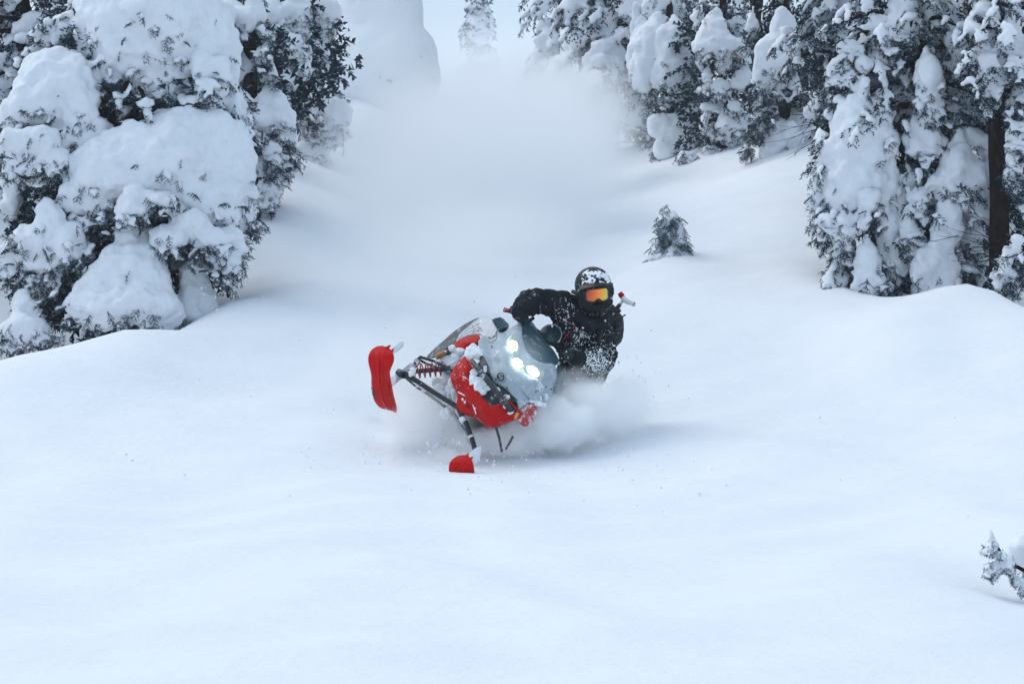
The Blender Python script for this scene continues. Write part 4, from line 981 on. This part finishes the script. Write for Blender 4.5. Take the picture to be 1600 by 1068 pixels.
pole('gauge_rim', [S(*z3(x, y), f + .01) for x, y, f in ((455, 572, -.57), (520, 572, -.58), (560, 600, -.58), (578, 650, -.57), (560, 700, -.55), (540, 720, -.54))], .0045, PALE, sled, 6)

# snow packed on the sled
def lumps(name, parent, zf, specs, vox=.008, disp=((.06, .045), (.025, .018)), frame=S):
    ch = []
    for x, y, rx, ry, f in specs:
        c = toV(frame(*zf(x, y), f)); k = (zf(1, 0)[0] - zf(0, 0)[0]) * 14.8 / FPX
        ch.append((ICO[2][0] * np.array([rx * k, min(rx, ry) * k * .7, ry * k]) * 1.2 + c, ICO[2][1]))
    me = fuse(ch, vox, disp, 1); o = link(name, me, SNOW_S, parent); tag(o, kind='stuff'); return o
lumps('packed_snow', sled, z2, [(240, 400, 48, 42, .03), (215, 440, 28, 40, .08), (275, 430, 30, 34, .05), (250, 360, 30, 22, -.03), (230, 475, 18, 18, .12), (205, 468, 12, 18, .12)])
lumps('packed_snow', sled, z2, [(245, 590, 26, 40, .17), (260, 640, 34, 34, .18), (300, 690, 34, 36, .20), (300, 640, 36, 40, .18), (275, 560, 24, 26, .16), (330, 660, 30, 30, .185), (330, 720, 22, 30, .205), (350, 640, 22, 26, .175), (370, 690, 16, 22, .19), (440, 740, 14, 22, .2), (470, 760, 16, 24, .2)])
lumps('packed_snow', sled, z2, [(345, 540, 16, 24, .135), (450, 705, 14, 14, .185), (520, 762, 18, 10, .18), (545, 890, 26, 10, .235), (505, 840, 12, 20, .24), (470, 780, 8, 30, .235), (320, 575, 10, 10, .285), (360, 620, 8, 10, .295)], .006)
lumps('packed_snow', sled, z4, [(600, 262, 50, 26, -.22), (560, 275, 40, 26, -.2), (640, 250, 40, 30, -.24), (600, 220, 20, 18, -.17), (560, 310, 40, 24, -.2), (620, 300, 30, 40, -.16), (585, 340, 24, 26, -.18)])
lumps('packed_snow', sled, z5, [(420, 560, 34, 40, .02), (395, 610, 36, 22, .02), (640, 450, 40, 34, .0), (660, 365, 40, 28, -.06), (620, 490, 24, 26, .0), (1110, 180, 36, 34, -.12), (960, 660, 50, 46, -.15), (1000, 720, 40, 40, -.16), (790, 690, 40, 14, -.12), (700, 640, 30, 10, -.10), (960, 560, 40, 30, -.2), (1090, 640, 40, 90, -.12), (1140, 740, 30, 60, -.1)])
lumps('packed_snow', sled, z1, [(835, 685, 16, 10, .02), (806, 672, 20, 5, .07), (868, 655, 10, 16, -.12), (858, 690, 14, 10, -.08), (845, 660, 7, 10, -.06)], .005, ((.03, .028), (.012, .014)))
lumps('packed_snow', sled, z4, [(560, 640, 30, 40, -.08), (600, 600, 24, 36, -.1), (580, 500, 26, 40, -.18), (520, 460, 24, 20, -.2)])
# ------------------------------------------------------------------ rider
CLOTH = None
def cloth_mat():
    m, nt, b = new_mat('black_jacket_cloth')
    n = noise_tex(nt, 7, 4); r = ramp(nt, n.outputs['Fac'], [(.3, (.009, .012, .017)), (.7, (.022, .027, .034))])
    n2 = noise_tex(nt, 60, 5, .75); n3 = noise_tex(nt, 7, 3, .6)
    mu = N(nt, 'ShaderNodeMath', operation='MULTIPLY'); nt.links.new(n2.outputs['Fac'], mu.inputs[0]); nt.links.new(n3.outputs['Fac'], mu.inputs[1])
    mr = N(nt, 'ShaderNodeMapRange'); mr.inputs['From Min'].default_value = .35; mr.inputs['From Max'].default_value = .40
    nt.links.new(mu.outputs[0], mr.inputs['Value'])
    mx = N(nt, 'ShaderNodeMix', data_type='RGBA'); nt.links.new(mr.outputs[0], mx.inputs['Factor']); nt.links.new(r.outputs[0], mx.inputs[6]); mx.inputs[7].default_value = (.75, .79, .84, 1)
    nt.links.new(mx.outputs[2], b.inputs['Base Color']); b.inputs['Roughness'].default_value = .9; b.inputs['Specular IOR Level'].default_value = .08
    w = noise_tex(nt, 13, 3, .5); p = bump(nt, b, w.outputs['Fac'], .03, .5); bump(nt, b, n2.outputs['Fac'], .003, .3, p)
    return m
CLOTH = cloth_mat()
GLOVE = plain('dark_glove_cloth', (.016, .036, .044), .75, spec=.25, speck=.1)
HELM = plain('black_helmet_shell', (.008, .010, .013), .35, spec=.18, speck=.1)
def lens_mat():
    m, nt, b = new_mat('orange_mirror_lens')
    tc = N(nt, 'ShaderNodeTexCoord'); sp_ = N(nt, 'ShaderNodeSeparateXYZ'); nt.links.new(tc.outputs['Generated'], sp_.inputs[0])
    n = noise_tex(nt, 14, 2); ad = N(nt, 'ShaderNodeMath', operation='MULTIPLY_ADD'); nt.links.new(n.outputs['Fac'], ad.inputs[0]); ad.inputs[1].default_value = .22; nt.links.new(sp_.outputs['X'], ad.inputs[2])
    r = ramp(nt, ad.outputs[0], [(.15, (.10, .012, .01)), (.32, (.50, .05, .01)), (.62, (.95, .20, .01)), (.86, (.95, .42, .02)), (.97, (.75, .55, .05)), (1.0, (.2, .5, .2))])
    nt.links.new(r.outputs[0], b.inputs['Base Color']); b.inputs['Metallic'].default_value = .55; b.inputs['Roughness'].default_value = .12
    b.inputs['Coat Weight'].default_value = .8; b.inputs['Coat Roughness'].default_value = .03
    return m
LENS = lens_mat()
Q = lambda x, y, d: P(*z3(x, y), d)
per_base = P(915, 640, 16.0); per_base.z = gz(per_base.x, per_base.y)
rider = thing('person', 'rider in black jacket, helmet and orange goggles leaning off the snowmobile', 'person', per_base)

# body: one skin over a posed skeleton
J_ = {'pelvis': (Q(720, 1010, 15.98), .2), 'belly': (Q(760, 880, 15.82), .22), 'chest': (Q(765, 720, 15.72), .25), 'upper': (Q(765, 575, 15.7), .225), 'neck': (Q(800, 490, 15.68), .12), 'head': (Q(830, 430, 15.62), .1),
      'rsh': (Q(600, 395, 15.66), .122), 'rarm': (Q(455, 385, 15.6), .118), 'relb': (Q(295, 385, 15.50), .112), 'rfore': (Q(252, 420, 15.36), .09), 'rwri': (Q(228, 470, 15.25), .066),
      'lsh': (Q(885, 590, 15.68), .145), 'larm': (Q(915, 740, 15.6), .13), 'lelb': (Q(890, 905, 15.48), .135), 'lfore': (Q(800, 900, 15.36), .105), 'lwri': (Q(700, 858, 15.28), .065),
      'rhip': (Q(640, 1030, 15.9), .14), 'rknee': (Q(490, 1080, 15.6), .11), 'rank': (Q(400, 1420, 15.95), .08), 'rtoe': (Q(370, 1480, 15.75), .055),
      'lhip': (Q(740, 1080, 15.95), .15), 'lknee': (Q(620, 1260, 15.7), .115), 'lank': (Q(500, 1560, 16.0), .08), 'ltoe': (Q(470, 1600, 15.8), .055)}
names = list(J_); E_ = [('pelvis', 'belly'), ('belly', 'chest'), ('chest', 'upper'), ('upper', 'neck'), ('neck', 'head'), ('upper', 'rsh'), ('rsh', 'rarm'), ('rarm', 'relb'), ('relb', 'rfore'), ('rfore', 'rwri'),
      ('upper', 'lsh'), ('lsh', 'larm'), ('larm', 'lelb'), ('lelb', 'lfore'), ('lfore', 'lwri'), ('pelvis', 'rhip'), ('rhip', 'rknee'), ('rknee', 'rank'), ('rank', 'rtoe'), ('pelvis', 'lhip'), ('lhip', 'lknee'), ('lknee', 'lank'), ('lank', 'ltoe')]
def skin(name, verts, edges, rads, root, levels=2, disp=()):
    me = bpy.data.meshes.new(name); me.from_pydata([tuple(v) for v in verts], edges, []); o = bpy.data.objects.new(name, me); COL.objects.link(o)
    sm = o.modifiers.new('skin', 'SKIN'); sm.use_smooth_shade = True
    sv = me.skin_vertices[0].data
    for i, r in enumerate(rads): sv[i].radius = (r, r) if not hasattr(r, '__len__') else r; sv[i].use_root = (i == root)
    ss_ = o.modifiers.new('sub', 'SUBSURF'); ss_.levels = levels; ss_.render_levels = levels
    for size, st in disp:
        d = o.modifiers.new('d', 'DISPLACE'); d.texture = cloud(size); d.texture_coords = 'GLOBAL'; d.strength = st; d.mid_level = .5
    dg = bpy.context.evaluated_depsgraph_get(); out = bpy.data.meshes.new_from_object(o.evaluated_get(dg), depsgraph=dg)
    bpy.data.objects.remove(o); bpy.data.meshes.remove(me)
    out.polygons.foreach_set('use_smooth', np.ones(len(out.polygons), bool)); return out
bm_ = skin('body', [J_[k][0] for k in names], [(names.index(a), names.index(b)) for a, b in E_], [J_[k][1] for k in names], 0, 3, ((.14, .06), (.055, .045), (.025, .012)))
body = link('body', bm_, CLOTH, rider)
for i in (0,):
    pass
# cuffs, hood roll and collar of the jacket
MB().tube([Q(240, 452, 15.31), Q(226, 482, 15.23)], [.068, .064], 16).build('cuff', CLOTH, rider)
MB().tube([Q(730, 862, 15.30), Q(690, 852, 15.26)], [.068, .062], 16).build('cuff', CLOTH, rider)
def arc(n, f): return [f(i / (n - 1)) for i in range(n)]
MB().tube([Q(x, y, d) for x, y, d in ((690, 470, 15.62), (740, 545, 15.50), (810, 580, 15.46), (880, 560, 15.5), (940, 490, 15.62))], [.05, .06, .062, .06, .05], 14).build('collar', CLOTH, rider)
# red zip line across the chest, lying on the cloth
from mathutils.bvhtree import BVHTree
bt = BVHTree.FromPolygons([v.co + Vector(per_base) for v in bm_.vertices], [p.vertices[:] for p in bm_.polygons])
def onbody(x, y, off=.004):
    r = (P(*z3(x, y), 10) - CAMP).normalized(); h = bt.ray_cast(CAMP, r)
    if h[0] is None: return None, None
    return h[0] + h[1] * off, h[1]
zp = [onbody(700 - 165 * t_, 562 + 205 * t_, .004)[0] for t_ in np.linspace(0, 1, 12)]
zp = [p for p in zp if p is not None]
if len(zp) > 2: pole('zip', zp, .0065, plain('red_zip', (.45, .03, .05), .5), body, 8)
# seams and strap of the backpack over the shoulder
for pts in (((640, 430), (655, 520), (660, 620), (650, 720)), ((905, 560), (900, 650), (880, 740))):
    sp_ = [onbody(x, y, .006)[0] for x, y in pts]; sp_ = [p for p in sp_ if p is not None]
    if len(sp_) > 2: pole('harness_strap', sp_, .016, BLACK, body, 8)

# pocket flaps and sleeve seams of the jacket
for pts in (((585, 545), (625, 565), (668, 575)), ((880, 640), (930, 660), (975, 655)), ((520, 385), (515, 430), (520, 470)), ((400, 385), (392, 425), (398, 465)), ((930, 800), (880, 820), (840, 800)), ((560, 640), (600, 740), (640, 820))):
    sp_ = []
    for a_, b_ in zip(pts[:-1], pts[1:]):
        for t_ in np.linspace(0, 1, 5): sp_.append(onbody(a_[0] + (b_[0] - a_[0]) * t_, a_[1] + (b_[1] - a_[1]) * t_, .002)[0])
    sp_ = [q for q in sp_ if q is not None]
    if len(sp_) > 4: pole('jacket_seam', sp_, .0045, DARKG, body, 6)
# gloves: palm, four fingers closed round the grip and a thumb
def glove(wr, palm, along, curl, thumb, s=1.0):
    wr, palm, along, curl = Vector(wr), Vector(palm), Vector(along).normalized(), Vector(curl).normalized()
    fwd = (palm - wr).normalized()
    V = [wr, wr.lerp(palm, .55), palm]; E = [(0, 1), (1, 2)]; R = [.05 * s, (.052 * s, .04 * s), (.05 * s, .036 * s)]
    out = [skin('glove', V, E, R, 1, 2)]
    for k in range(4):
        o = (k - 1.5) * .024 * s; ln = (.92, 1.0, .98, .8)[k] * s
        a = palm + along * o + fwd * .0; b = a + (fwd * .8 + curl * .3) * .042 * ln; c = b + (fwd * .1 + curl) * .036 * ln; d = c + (-fwd * .75 + curl * .3) * .03 * ln
        out.append(skin('f', [a, b, c, d], [(0, 1), (1, 2), (2, 3)], [.017 * s, .0155 * s, .0145 * s, .012 * s], 0, 2))
    a = wr.lerp(palm, .5) + along * thumb * .03 * s; b = a + (along * thumb * .7 + fwd * .5 + curl * .4) * .04 * s; c = b + (fwd * .4 + curl * .8 + along * thumb * .1) * .036 * s
    out.append(skin('f', [a, b, c], [(0, 1), (1, 2)], [.018 * s, .0165 * s, .013 * s], 0, 2))
    bm = bmesh.new()
    for m_ in out: bm.from_mesh(m_); bpy.data.meshes.remove(m_)
    me = bpy.data.meshes.new('glove'); bm.to_mesh(me); bm.free()
    me.polygons.foreach_set('use_smooth', np.ones(len(me.polygons), bool))
    return link('glove', me, GLOVE, rider)
gr = S(*z3(205, 480), -.62); al = (S(*z3(92, 446), -.62) - S(*z3(250, 520), -.62)).normalized()
glove(J_['rwri'][0], gr + tow_ * .03 + up_ * .035, al, -up_ * .8 + tow_ * .3, -1, 1.25)
gl = S(*z3(625, 838), -.59)
glove(J_['lwri'][0], gl + tow_ * .03 + up_ * .03, (S(*z3(560, 800), -.6) - S(*z3(680, 862), -.58)), -up_ * .7 + tow_ * .4, 1, 1.2)

# helmet: shell with chin bar, peak, goggles
HC = Q(838, 255, 15.50); hf = U(.16, -.20, .966).normalized(); hr = U(.985, .10, -.12); hr = (hr - hf * hr.dot(hf)).normalized(); hu = hf.cross(hr) * -1
if hu.dot(up_) < 0: hu = -hu
HL = lambda r, f, u: HC + hr * r + hf * f + hu * u
def ell(c, rr, rf, ru, sub=3): return (np.array([toV(hr) * v[0] * rr + toV(hf) * v[1] * rf + toV(hu) * v[2] * ru for v in ICO[sub][0]]) + toV(c), ICO[sub][1])
hm = fuse([ell(HL(0, 0, .01), .145, .17, .148), ell(HL(0, -.01, -.08), .135, .155, .13), ell(HL(0, .075, -.15), .095, .105, .062), ell(HL(.06, .06, -.12), .07, .09, .055), ell(HL(-.06, .06, -.12), .07, .09, .055), ell(HL(0, .05, -.185), .085, .10, .05)], .0075, (), 5)
helm = link('helmet', hm, HELM, rider)
def slab(grid, th, name, mat, parent, nrm):
    """grid[i][j] of points, thickness along -nrm"""
    n, m = len(grid), len(grid[0]); V = [p for r in grid for p in r]; F = [[i * m + j, i * m + j + 1, (i + 1) * m + j + 1, (i + 1) * m + j] for i in range(n - 1) for j in range(m - 1)]
    n0 = len(V); V = V + [p - nrm * th for p in V]; F = F + [[a + n0 for a in f[::-1]] for f in F]
    bd = list(range(m)) + [i * m + m - 1 for i in range(1, n)] + [(n - 1) * m + j for j in range(m - 2, -1, -1)] + [i * m for i in range(n - 2, 0, -1)]
    F += [[a, b, b + n0, a + n0] for a, b in zip(bd, bd[1:] + bd[:1])]
    return MB().add(V, F).build(name, mat, parent)
# goggles wrap the eye port
def gog(w, h0, h1, fr, notch=0):
    g = []
    for i in range(11):
        v = i / 10; row = []
        for j in range(25):
            a = (j / 24 - .5) * 2; x = a * w
            top = h1 - .012 * a * a; bot = h0 + notch * max(0, 1 - (a / .28) ** 2) + .022 * abs(a) ** 3
            row.append(HL(x, fr - .075 * a * a, bot + (top - bot) * v))
        g.append(row)
    return g
gf = slab(gog(.128, -.098, .022, .166, .018), .05, 'goggles', BLACK, helm, hf)
slab(gog(.112, -.083, .011, .176, .022), .01, 'goggle_lens', LENS, gf, hf)
# peak over the goggles and a raised ridge round the port
slab([[HL(a * .128, .150 + .055 * v - .07 * a * a, .044 + .022 * (1 - v) - .03 * a * a) for a in np.linspace(-1, 1, 21)] for v in np.linspace(0, 1, 6)], .010, 'helmet_peak', HELM, helm, hu)
for sgn in (-1, 1):
    pole('port_rim', [HL(sgn * x, f, u) for x, f, u in ((.128, .085, .03), (.134, .085, -.05), (.118, .105, -.115), (.075, .155, -.145), (.0, .182, -.150))], .012, HELM, helm, 10)
    pole('goggle_strap', [HL(sgn * x, f, u) for x, f, u in ((.118, .105, -.03), (.142, .03, -.03), (.150, -.06, -.035))], .018, BLACK, helm, 8)
for k in range(4): pole('chin_vent', [HL(-.05 + .034 * k, .172, -.165), HL(-.05 + .034 * k, .168, -.195)], .009, BLACK, helm, 8)
# snow frozen on the crown of the helmet
bth = BVHTree.FromPolygons([v.co + Vector(per_base) for v in hm.vertices], [p.vertices[:] for p in hm.polygons])
ch = []; rr_ = np.random.default_rng(5)
for _ in range(330):
    d = (hu * rr_.uniform(.15, 1) + hf * rr_.uniform(.3, 1.1) + hr * rr_.uniform(-.55, .85)).normalized()
    if noise.noise(d * 4.6 + Vector((3, 1, 0))) < -.12 and rr_.random() < .85: continue
    h = bth.ray_cast(HC + d * .6, -d)
    if h[0] is None or (h[0] - HC).dot(hu) < .035: continue
    r = rr_.uniform(.004, .012); ch.append((ICO[1][0] * r * np.array([1.2, 1.2, .8]) + toV(h[0] - h[1] * r * .35), ICO[1][1]))
me = fuse(ch, .0045, ((.03, .008), (.012, .006)), 1); tag(link('frozen_snow', me, SNOW_S, helm), kind='stuff')
# flecks of snow caught on the jacket
fl = []
def fleck(x, y, r, el=1.0):
    p, n = onbody(x, y, .0)
    if p is None: return
    t1 = n.cross(Vector((rr_.normal(), rr_.normal(), rr_.normal()))).normalized(); t2 = n.cross(t1)
    M_ = np.stack([toV(t1) * el, toV(t2), toV(n) * .6], 1) * r
    fl.append((ICO[1][0] * (1 + rr_.normal(size=(len(ICO[1][0]), 1)) * .35) @ M_.T + toV(p), ICO[1][1]))
for _ in range(90): fleck(rr_.normal(620, 60), rr_.normal(480, 55), rr_.uniform(.0015, .0055), rr_.uniform(1, 4))
for _ in range(170): fleck(rr_.normal(740, 60), rr_.normal(620, 55), rr_.uniform(.0015, .0065), rr_.uniform(1, 4.5))
for _ in range(900): fleck(rr_.normal(850, 90), rr_.normal(880, 70), abs(rr_.normal(0, .0028)) + .0013, rr_.uniform(1, 1.6))
for _ in range(90): fleck(rr_.uniform(560, 1020), rr_.uniform(400, 800), rr_.uniform(.002, .005), 1.4)
for _ in range(90): fleck(rr_.normal(690, 60), rr_.normal(840, 40), rr_.uniform(.002, .008), 1.4)
v_, f_ = concat(fl); tag(link('snow_fleck', mesh_np('snow_fleck', v_, f_), SNOW_S, body), kind='stuff')

# backpack and the shovel strapped to it
pk = thing('backpack', 'black backpack on the back of the rider, below the shovel handle', 'backpack', Q(1010, 620, 15.95))
pb = fuse([(ICO[2][0] * np.array(s_) + toV(Q(*c)), ICO[2][1]) for c, s_ in (((900, 600, 15.92), (.2, .1, .22)), ((1040, 560, 15.85), (.055, .06, .055)), ((1000, 570, 15.9), (.08, .08, .09)), ((980, 470, 15.9), (.06, .07, .07)))], .012, ((.08, .02),), 3)
link('pack_body', pb, BLACK, pk)
pole('pack_strap', [Q(1000, 540, 15.8), Q(1060, 520, 15.8), Q(1108, 488, 15.82)], .006, BLACK, pk, 8)
sh = thing('shovel', 'shovel with a white and red T-shaped handle sticking up behind the rider', 'shovel', Q(1010, 480, 15.85))
pole('shaft', [Q(985, 500, 15.85), Q(1040, 432, 15.85), Q(1088, 368, 15.85)], .013, ALU, sh, 12)
pole('shaft_sleeve', [Q(1008, 470, 15.85), Q(1062, 402, 15.85)], .017, BLACK, sh, 12)
pole('clamp', [Q(1030, 462, 15.83), Q(1068, 452, 15.83)], .015, BLACK, sh, 10)
pole('handle', [Q(1075, 330, 15.85), Q(1098, 362, 15.85), Q(1130, 382, 15.85), Q(1178, 400, 15.85)], [.020, .024, .021, .017], WHITEP, sh, 14)
pole('handle_end', [Q(1058, 306, 15.85), Q(1082, 338, 15.85)], [.020, .024], RED, sh, 14)
pole('handle_end', [Q(1166, 398, 15.85), Q(1188, 400, 15.85)], [.0185, .016], REDF, sh, 14)
# ------------------------------------------------------------------ air
def vol_box(name, lo, hi, dens, col, aniso=0.2):
    lo = Vector(lo); hi = Vector(hi)
    V = [(x, y, z) for z in (lo.z, hi.z) for y in (lo.y, hi.y) for x in (lo.x, hi.x)]
    F = [[0, 2, 3, 1], [4, 5, 7, 6], [0, 1, 5, 4], [2, 6, 7, 3], [0, 4, 6, 2], [1, 3, 7, 5]]
    m = bpy.data.materials.new(name); m.use_nodes = True; nt = m.node_tree; nt.nodes.clear()
    out = nt.nodes.new('ShaderNodeOutputMaterial'); pv = nt.nodes.new('ShaderNodeVolumePrincipled')
    pv.inputs['Color'].default_value = (*col, 1); pv.inputs['Density'].default_value = dens; pv.inputs['Anisotropy'].default_value = aniso
    nt.links.new(pv.outputs[0], out.inputs['Volume'])
    o = link(name, mesh_np(name, V, F, False), m); tag(o, 'thin cold mist filling the air of the gully', kind='stuff'); return o
vol_box('haze', (-340, -64, -9), (340, 425, 40), 0.0008, (0.98, 0.985, 0.995))

# powder thrown up by the sled: soft clouds of flying snow
def powder(name, label, c, r, dens, scale, cut=.42, soft=.25, fall=1.0, seed=0.0, aniso=0.0):
    v, f = ICO[3]
    m = bpy.data.materials.new(name); m.use_nodes = True; nt = m.node_tree; nt.nodes.clear()
    out = nt.nodes.new('ShaderNodeOutputMaterial'); pv = nt.nodes.new('ShaderNodeVolumePrincipled')
    pv.inputs['Color'].default_value = (.9955, .998, 1.0, 1); pv.inputs['Anisotropy'].default_value = aniso
    tc = N(nt, 'ShaderNodeTexCoord'); ln = N(nt, 'ShaderNodeVectorMath', operation='LENGTH'); nt.links.new(tc.outputs['Object'], ln.inputs[0])
    ed = N(nt, 'ShaderNodeMapRange'); ed.interpolation_type = 'SMOOTHSTEP'; ed.inputs['From Min'].default_value = 1.0; ed.inputs['From Max'].default_value = 1.0 - fall
    nt.links.new(ln.outputs['Value'], ed.inputs['Value'])
    g = N(nt, 'ShaderNodeNewGeometry'); mp = N(nt, 'ShaderNodeMapping'); mp.inputs['Location'].default_value = (seed, seed * .7, -seed); nt.links.new(g.outputs['Position'], mp.inputs[0])
    n = noise_tex(nt, scale, 4, .6, mp.outputs[0])
    # the noise eats into the cloud from its rim
    su = N(nt, 'ShaderNodeMath', operation='MULTIPLY_ADD'); nt.links.new(ed.outputs[0], su.inputs[0]); su.inputs[1].default_value = .55; nt.links.new(n.outputs['Fac'], su.inputs[2])
    mr = N(nt, 'ShaderNodeMapRange'); mr.interpolation_type = 'SMOOTHSTEP'; mr.inputs['From Min'].default_value = cut + .2; mr.inputs['From Max'].default_value = cut + .2 + soft
    nt.links.new(su.outputs[0], mr.inputs['Value'])
    mu = N(nt, 'ShaderNodeMath', operation='MULTIPLY'); nt.links.new(mr.outputs[0], mu.inputs[0]); nt.links.new(ed.outputs[0], mu.inputs[1])
    m2 = N(nt, 'ShaderNodeMath', operation='MULTIPLY'); nt.links.new(mu.outputs[0], m2.inputs[0]); m2.inputs[1].default_value = dens
    nt.links.new(m2.outputs[0], pv.inputs['Density']); nt.links.new(pv.outputs[0], out.inputs['Volume'])
    o = link(name, mesh_np(name, v, f), m); o.location = c; o.scale = r
    tag(o, label, kind='stuff'); return o
PL = 'pale cloud of powder snow hanging in the gully behind the snowmobile'
powder('powder_cloud', PL, P(755, 280, 27.5), (3.1, 4.6, 2.45), 1.5, .7, .28, .55, .8, 0)
powder('powder_cloud', PL, P(740, 380, 23.5), (3.0, 1.8, .95), 1.2, .9, .24, .5, 1.0, 14)
powder('powder_cloud', PL, P(880, 190, 31.5), (1.65, 2.0, 1.75), 1.8, .9, .32, .35, .8, 3)
powder('powder_cloud', PL, P(680, 210, 35.5), (2.2, 2.8, 1.6), 1.0, .8, .30, .5, .9, 5)
powder('powder_cloud', PL, P(770, 140, 50.0), (5.0, 8.0, 2.6), .3, .4, .28, .5, .9, 8)
SPRY = 'burst of powder snow sprayed up around the snowmobile, with a puff added for headlight glow'
powder('powder_cloud', PL, P(640, 440, 20.3), (2.3, 1.4, 1.1), 1.0, 1.0, .24, .5, 1.0, 21)
powder('powder_cloud', PL, P(560, 330, 25.0), (2.0, 2.0, 1.3), .7, 1.0, .26, .5, 1.0, 23)
powder('powder_cloud', PL, P(600, 70, 34.0), (1.5, 1.6, 1.7), .5, .9, .24, .5, 1.0, 25)
powder('headlight_glow_puff', SPRY, P(700, 718, 14.75), (.40, .3, .16), 9.0, 6.0, .36, .35, 1.0, 13)
powder('headlight_glow_puff', SPRY, P(665, 655, 15.2), (.62, .5, .46), 11.0, 4.5, .40, .3, 1.0, 1)
powder('headlight_glow_puff', SPRY, P(866, 660, 15.0), (.58, .3, .33), 26.0, 6.0, .42, .18, .9, 2)
powder('headlight_glow_puff', SPRY, P(935, 635, 15.2), (.75, .45, .46), 12.0, 4.5, .36, .35, 1.0, 4)
powder('headlight_glow_puff', SPRY, P(785, 690, 14.95), (.62, .32, .20), 18.0, 6.5, .40, .22, 1.0, 6)
powder('headlight_glow_puff', SPRY, P(930, 612, 14.98), (.42, .18, .17), 6.0, 6.0, .36, .35, 1.0, 7)
powder('headlight_glow_puff', SPRY, P(620, 590, 16.4), (1.4, 1.1, 1.0), 1.4, 1.8, .33, .4, 1.0, 9)
powder('headlight_glow_puff', SPRY, P(625, 620, 15.9), (.66, .4, .46), 5.0, 4.0, .38, .3, 1.0, 31)
powder('headlight_glow_puff', SPRY, P(818, 562, 14.6), (.26, .22, .26), .9, 3.0, .15, .4, 1.0, 12)  # thin puff added in front of the lamps so their glow blooms

bs = np.random.default_rng(4)
CH = []
for _ in range(420):
    a = bs.uniform(0, 6.28); q = abs(bs.normal()) * 1.0; p = P(770, 720, 14.9); x, y = p.x + math.cos(a) * q * 1.6, p.y + math.sin(a) * q * 1.5
    r = bs.uniform(.003, .014) * bs.random() ** .6
    CH.append((ICO[1][0] * (1 + bs.normal(size=(len(ICO[1][0]), 1)) * .2) * r + np.array([x, y, gz(x, y) + .02 + r * .2]), ICO[1][1]))
v_, f_ = concat(CH); tag(link('snow_crumb', mesh_np('snow_crumb', v_, f_), SNOW_S), 'small crumbs of snow strewn over the surface around the sled', kind='stuff')

# clumps and grains of snow in the air
fs = np.random.default_rng(77); FL = []
def grain(p, r):
    v, f = ICO[1]; q = v * (1 + fs.normal(size=(len(v), 1)) * .22) * r * fs.uniform(.6, 1.3, 3)
    FL.append((q + toV(p), f))
def burst(n, cx, cy_, sx, sy, d, sd_, r0, r1):
    for _ in range(n):
        D = d + fs.normal() * sd_; p = P(fs.normal(cx, sx), fs.normal(cy_, sy), D)
        if p.z < gz(p.x, p.y) + .01: continue
        grain(p, r0 + (r1 - r0) * fs.random() ** 3)
burst(90, 690, 690, 28, 22, 15.0, .15, .003, .020)
burst(26, 682, 700, 14, 10, 14.9, .1, .008, .026)
burst(420, 890, 620, 55, 50, 15.3, .25, .0015, .007)
burst(160, 840, 655, 40, 20, 14.9, .12, .0015, .006)
burst(160, 980, 610, 50, 60, 15.6, .3, .002, .008)
burst(90, 690, 490, 40, 40, 16.0, .4, .002, .008)
burst(70, 600, 500, 90, 60, 16.5, .6, .002, .009)
burst(60, 480, 330, 80, 60, 21, 1.0, .003, .010)
burst(60, 345, 460, 40, 40, 17.6, .4, .003, .010)
burst(50, 700, 620, 30, 40, 14.8, .2, .002, .007)
v_, f_ = concat(FL); tag(link('flying_snow', mesh_np('flying_snow', v_, f_), SNOW_S), 'loose grains and clumps of snow flying off the snowmobile', kind='stuff')
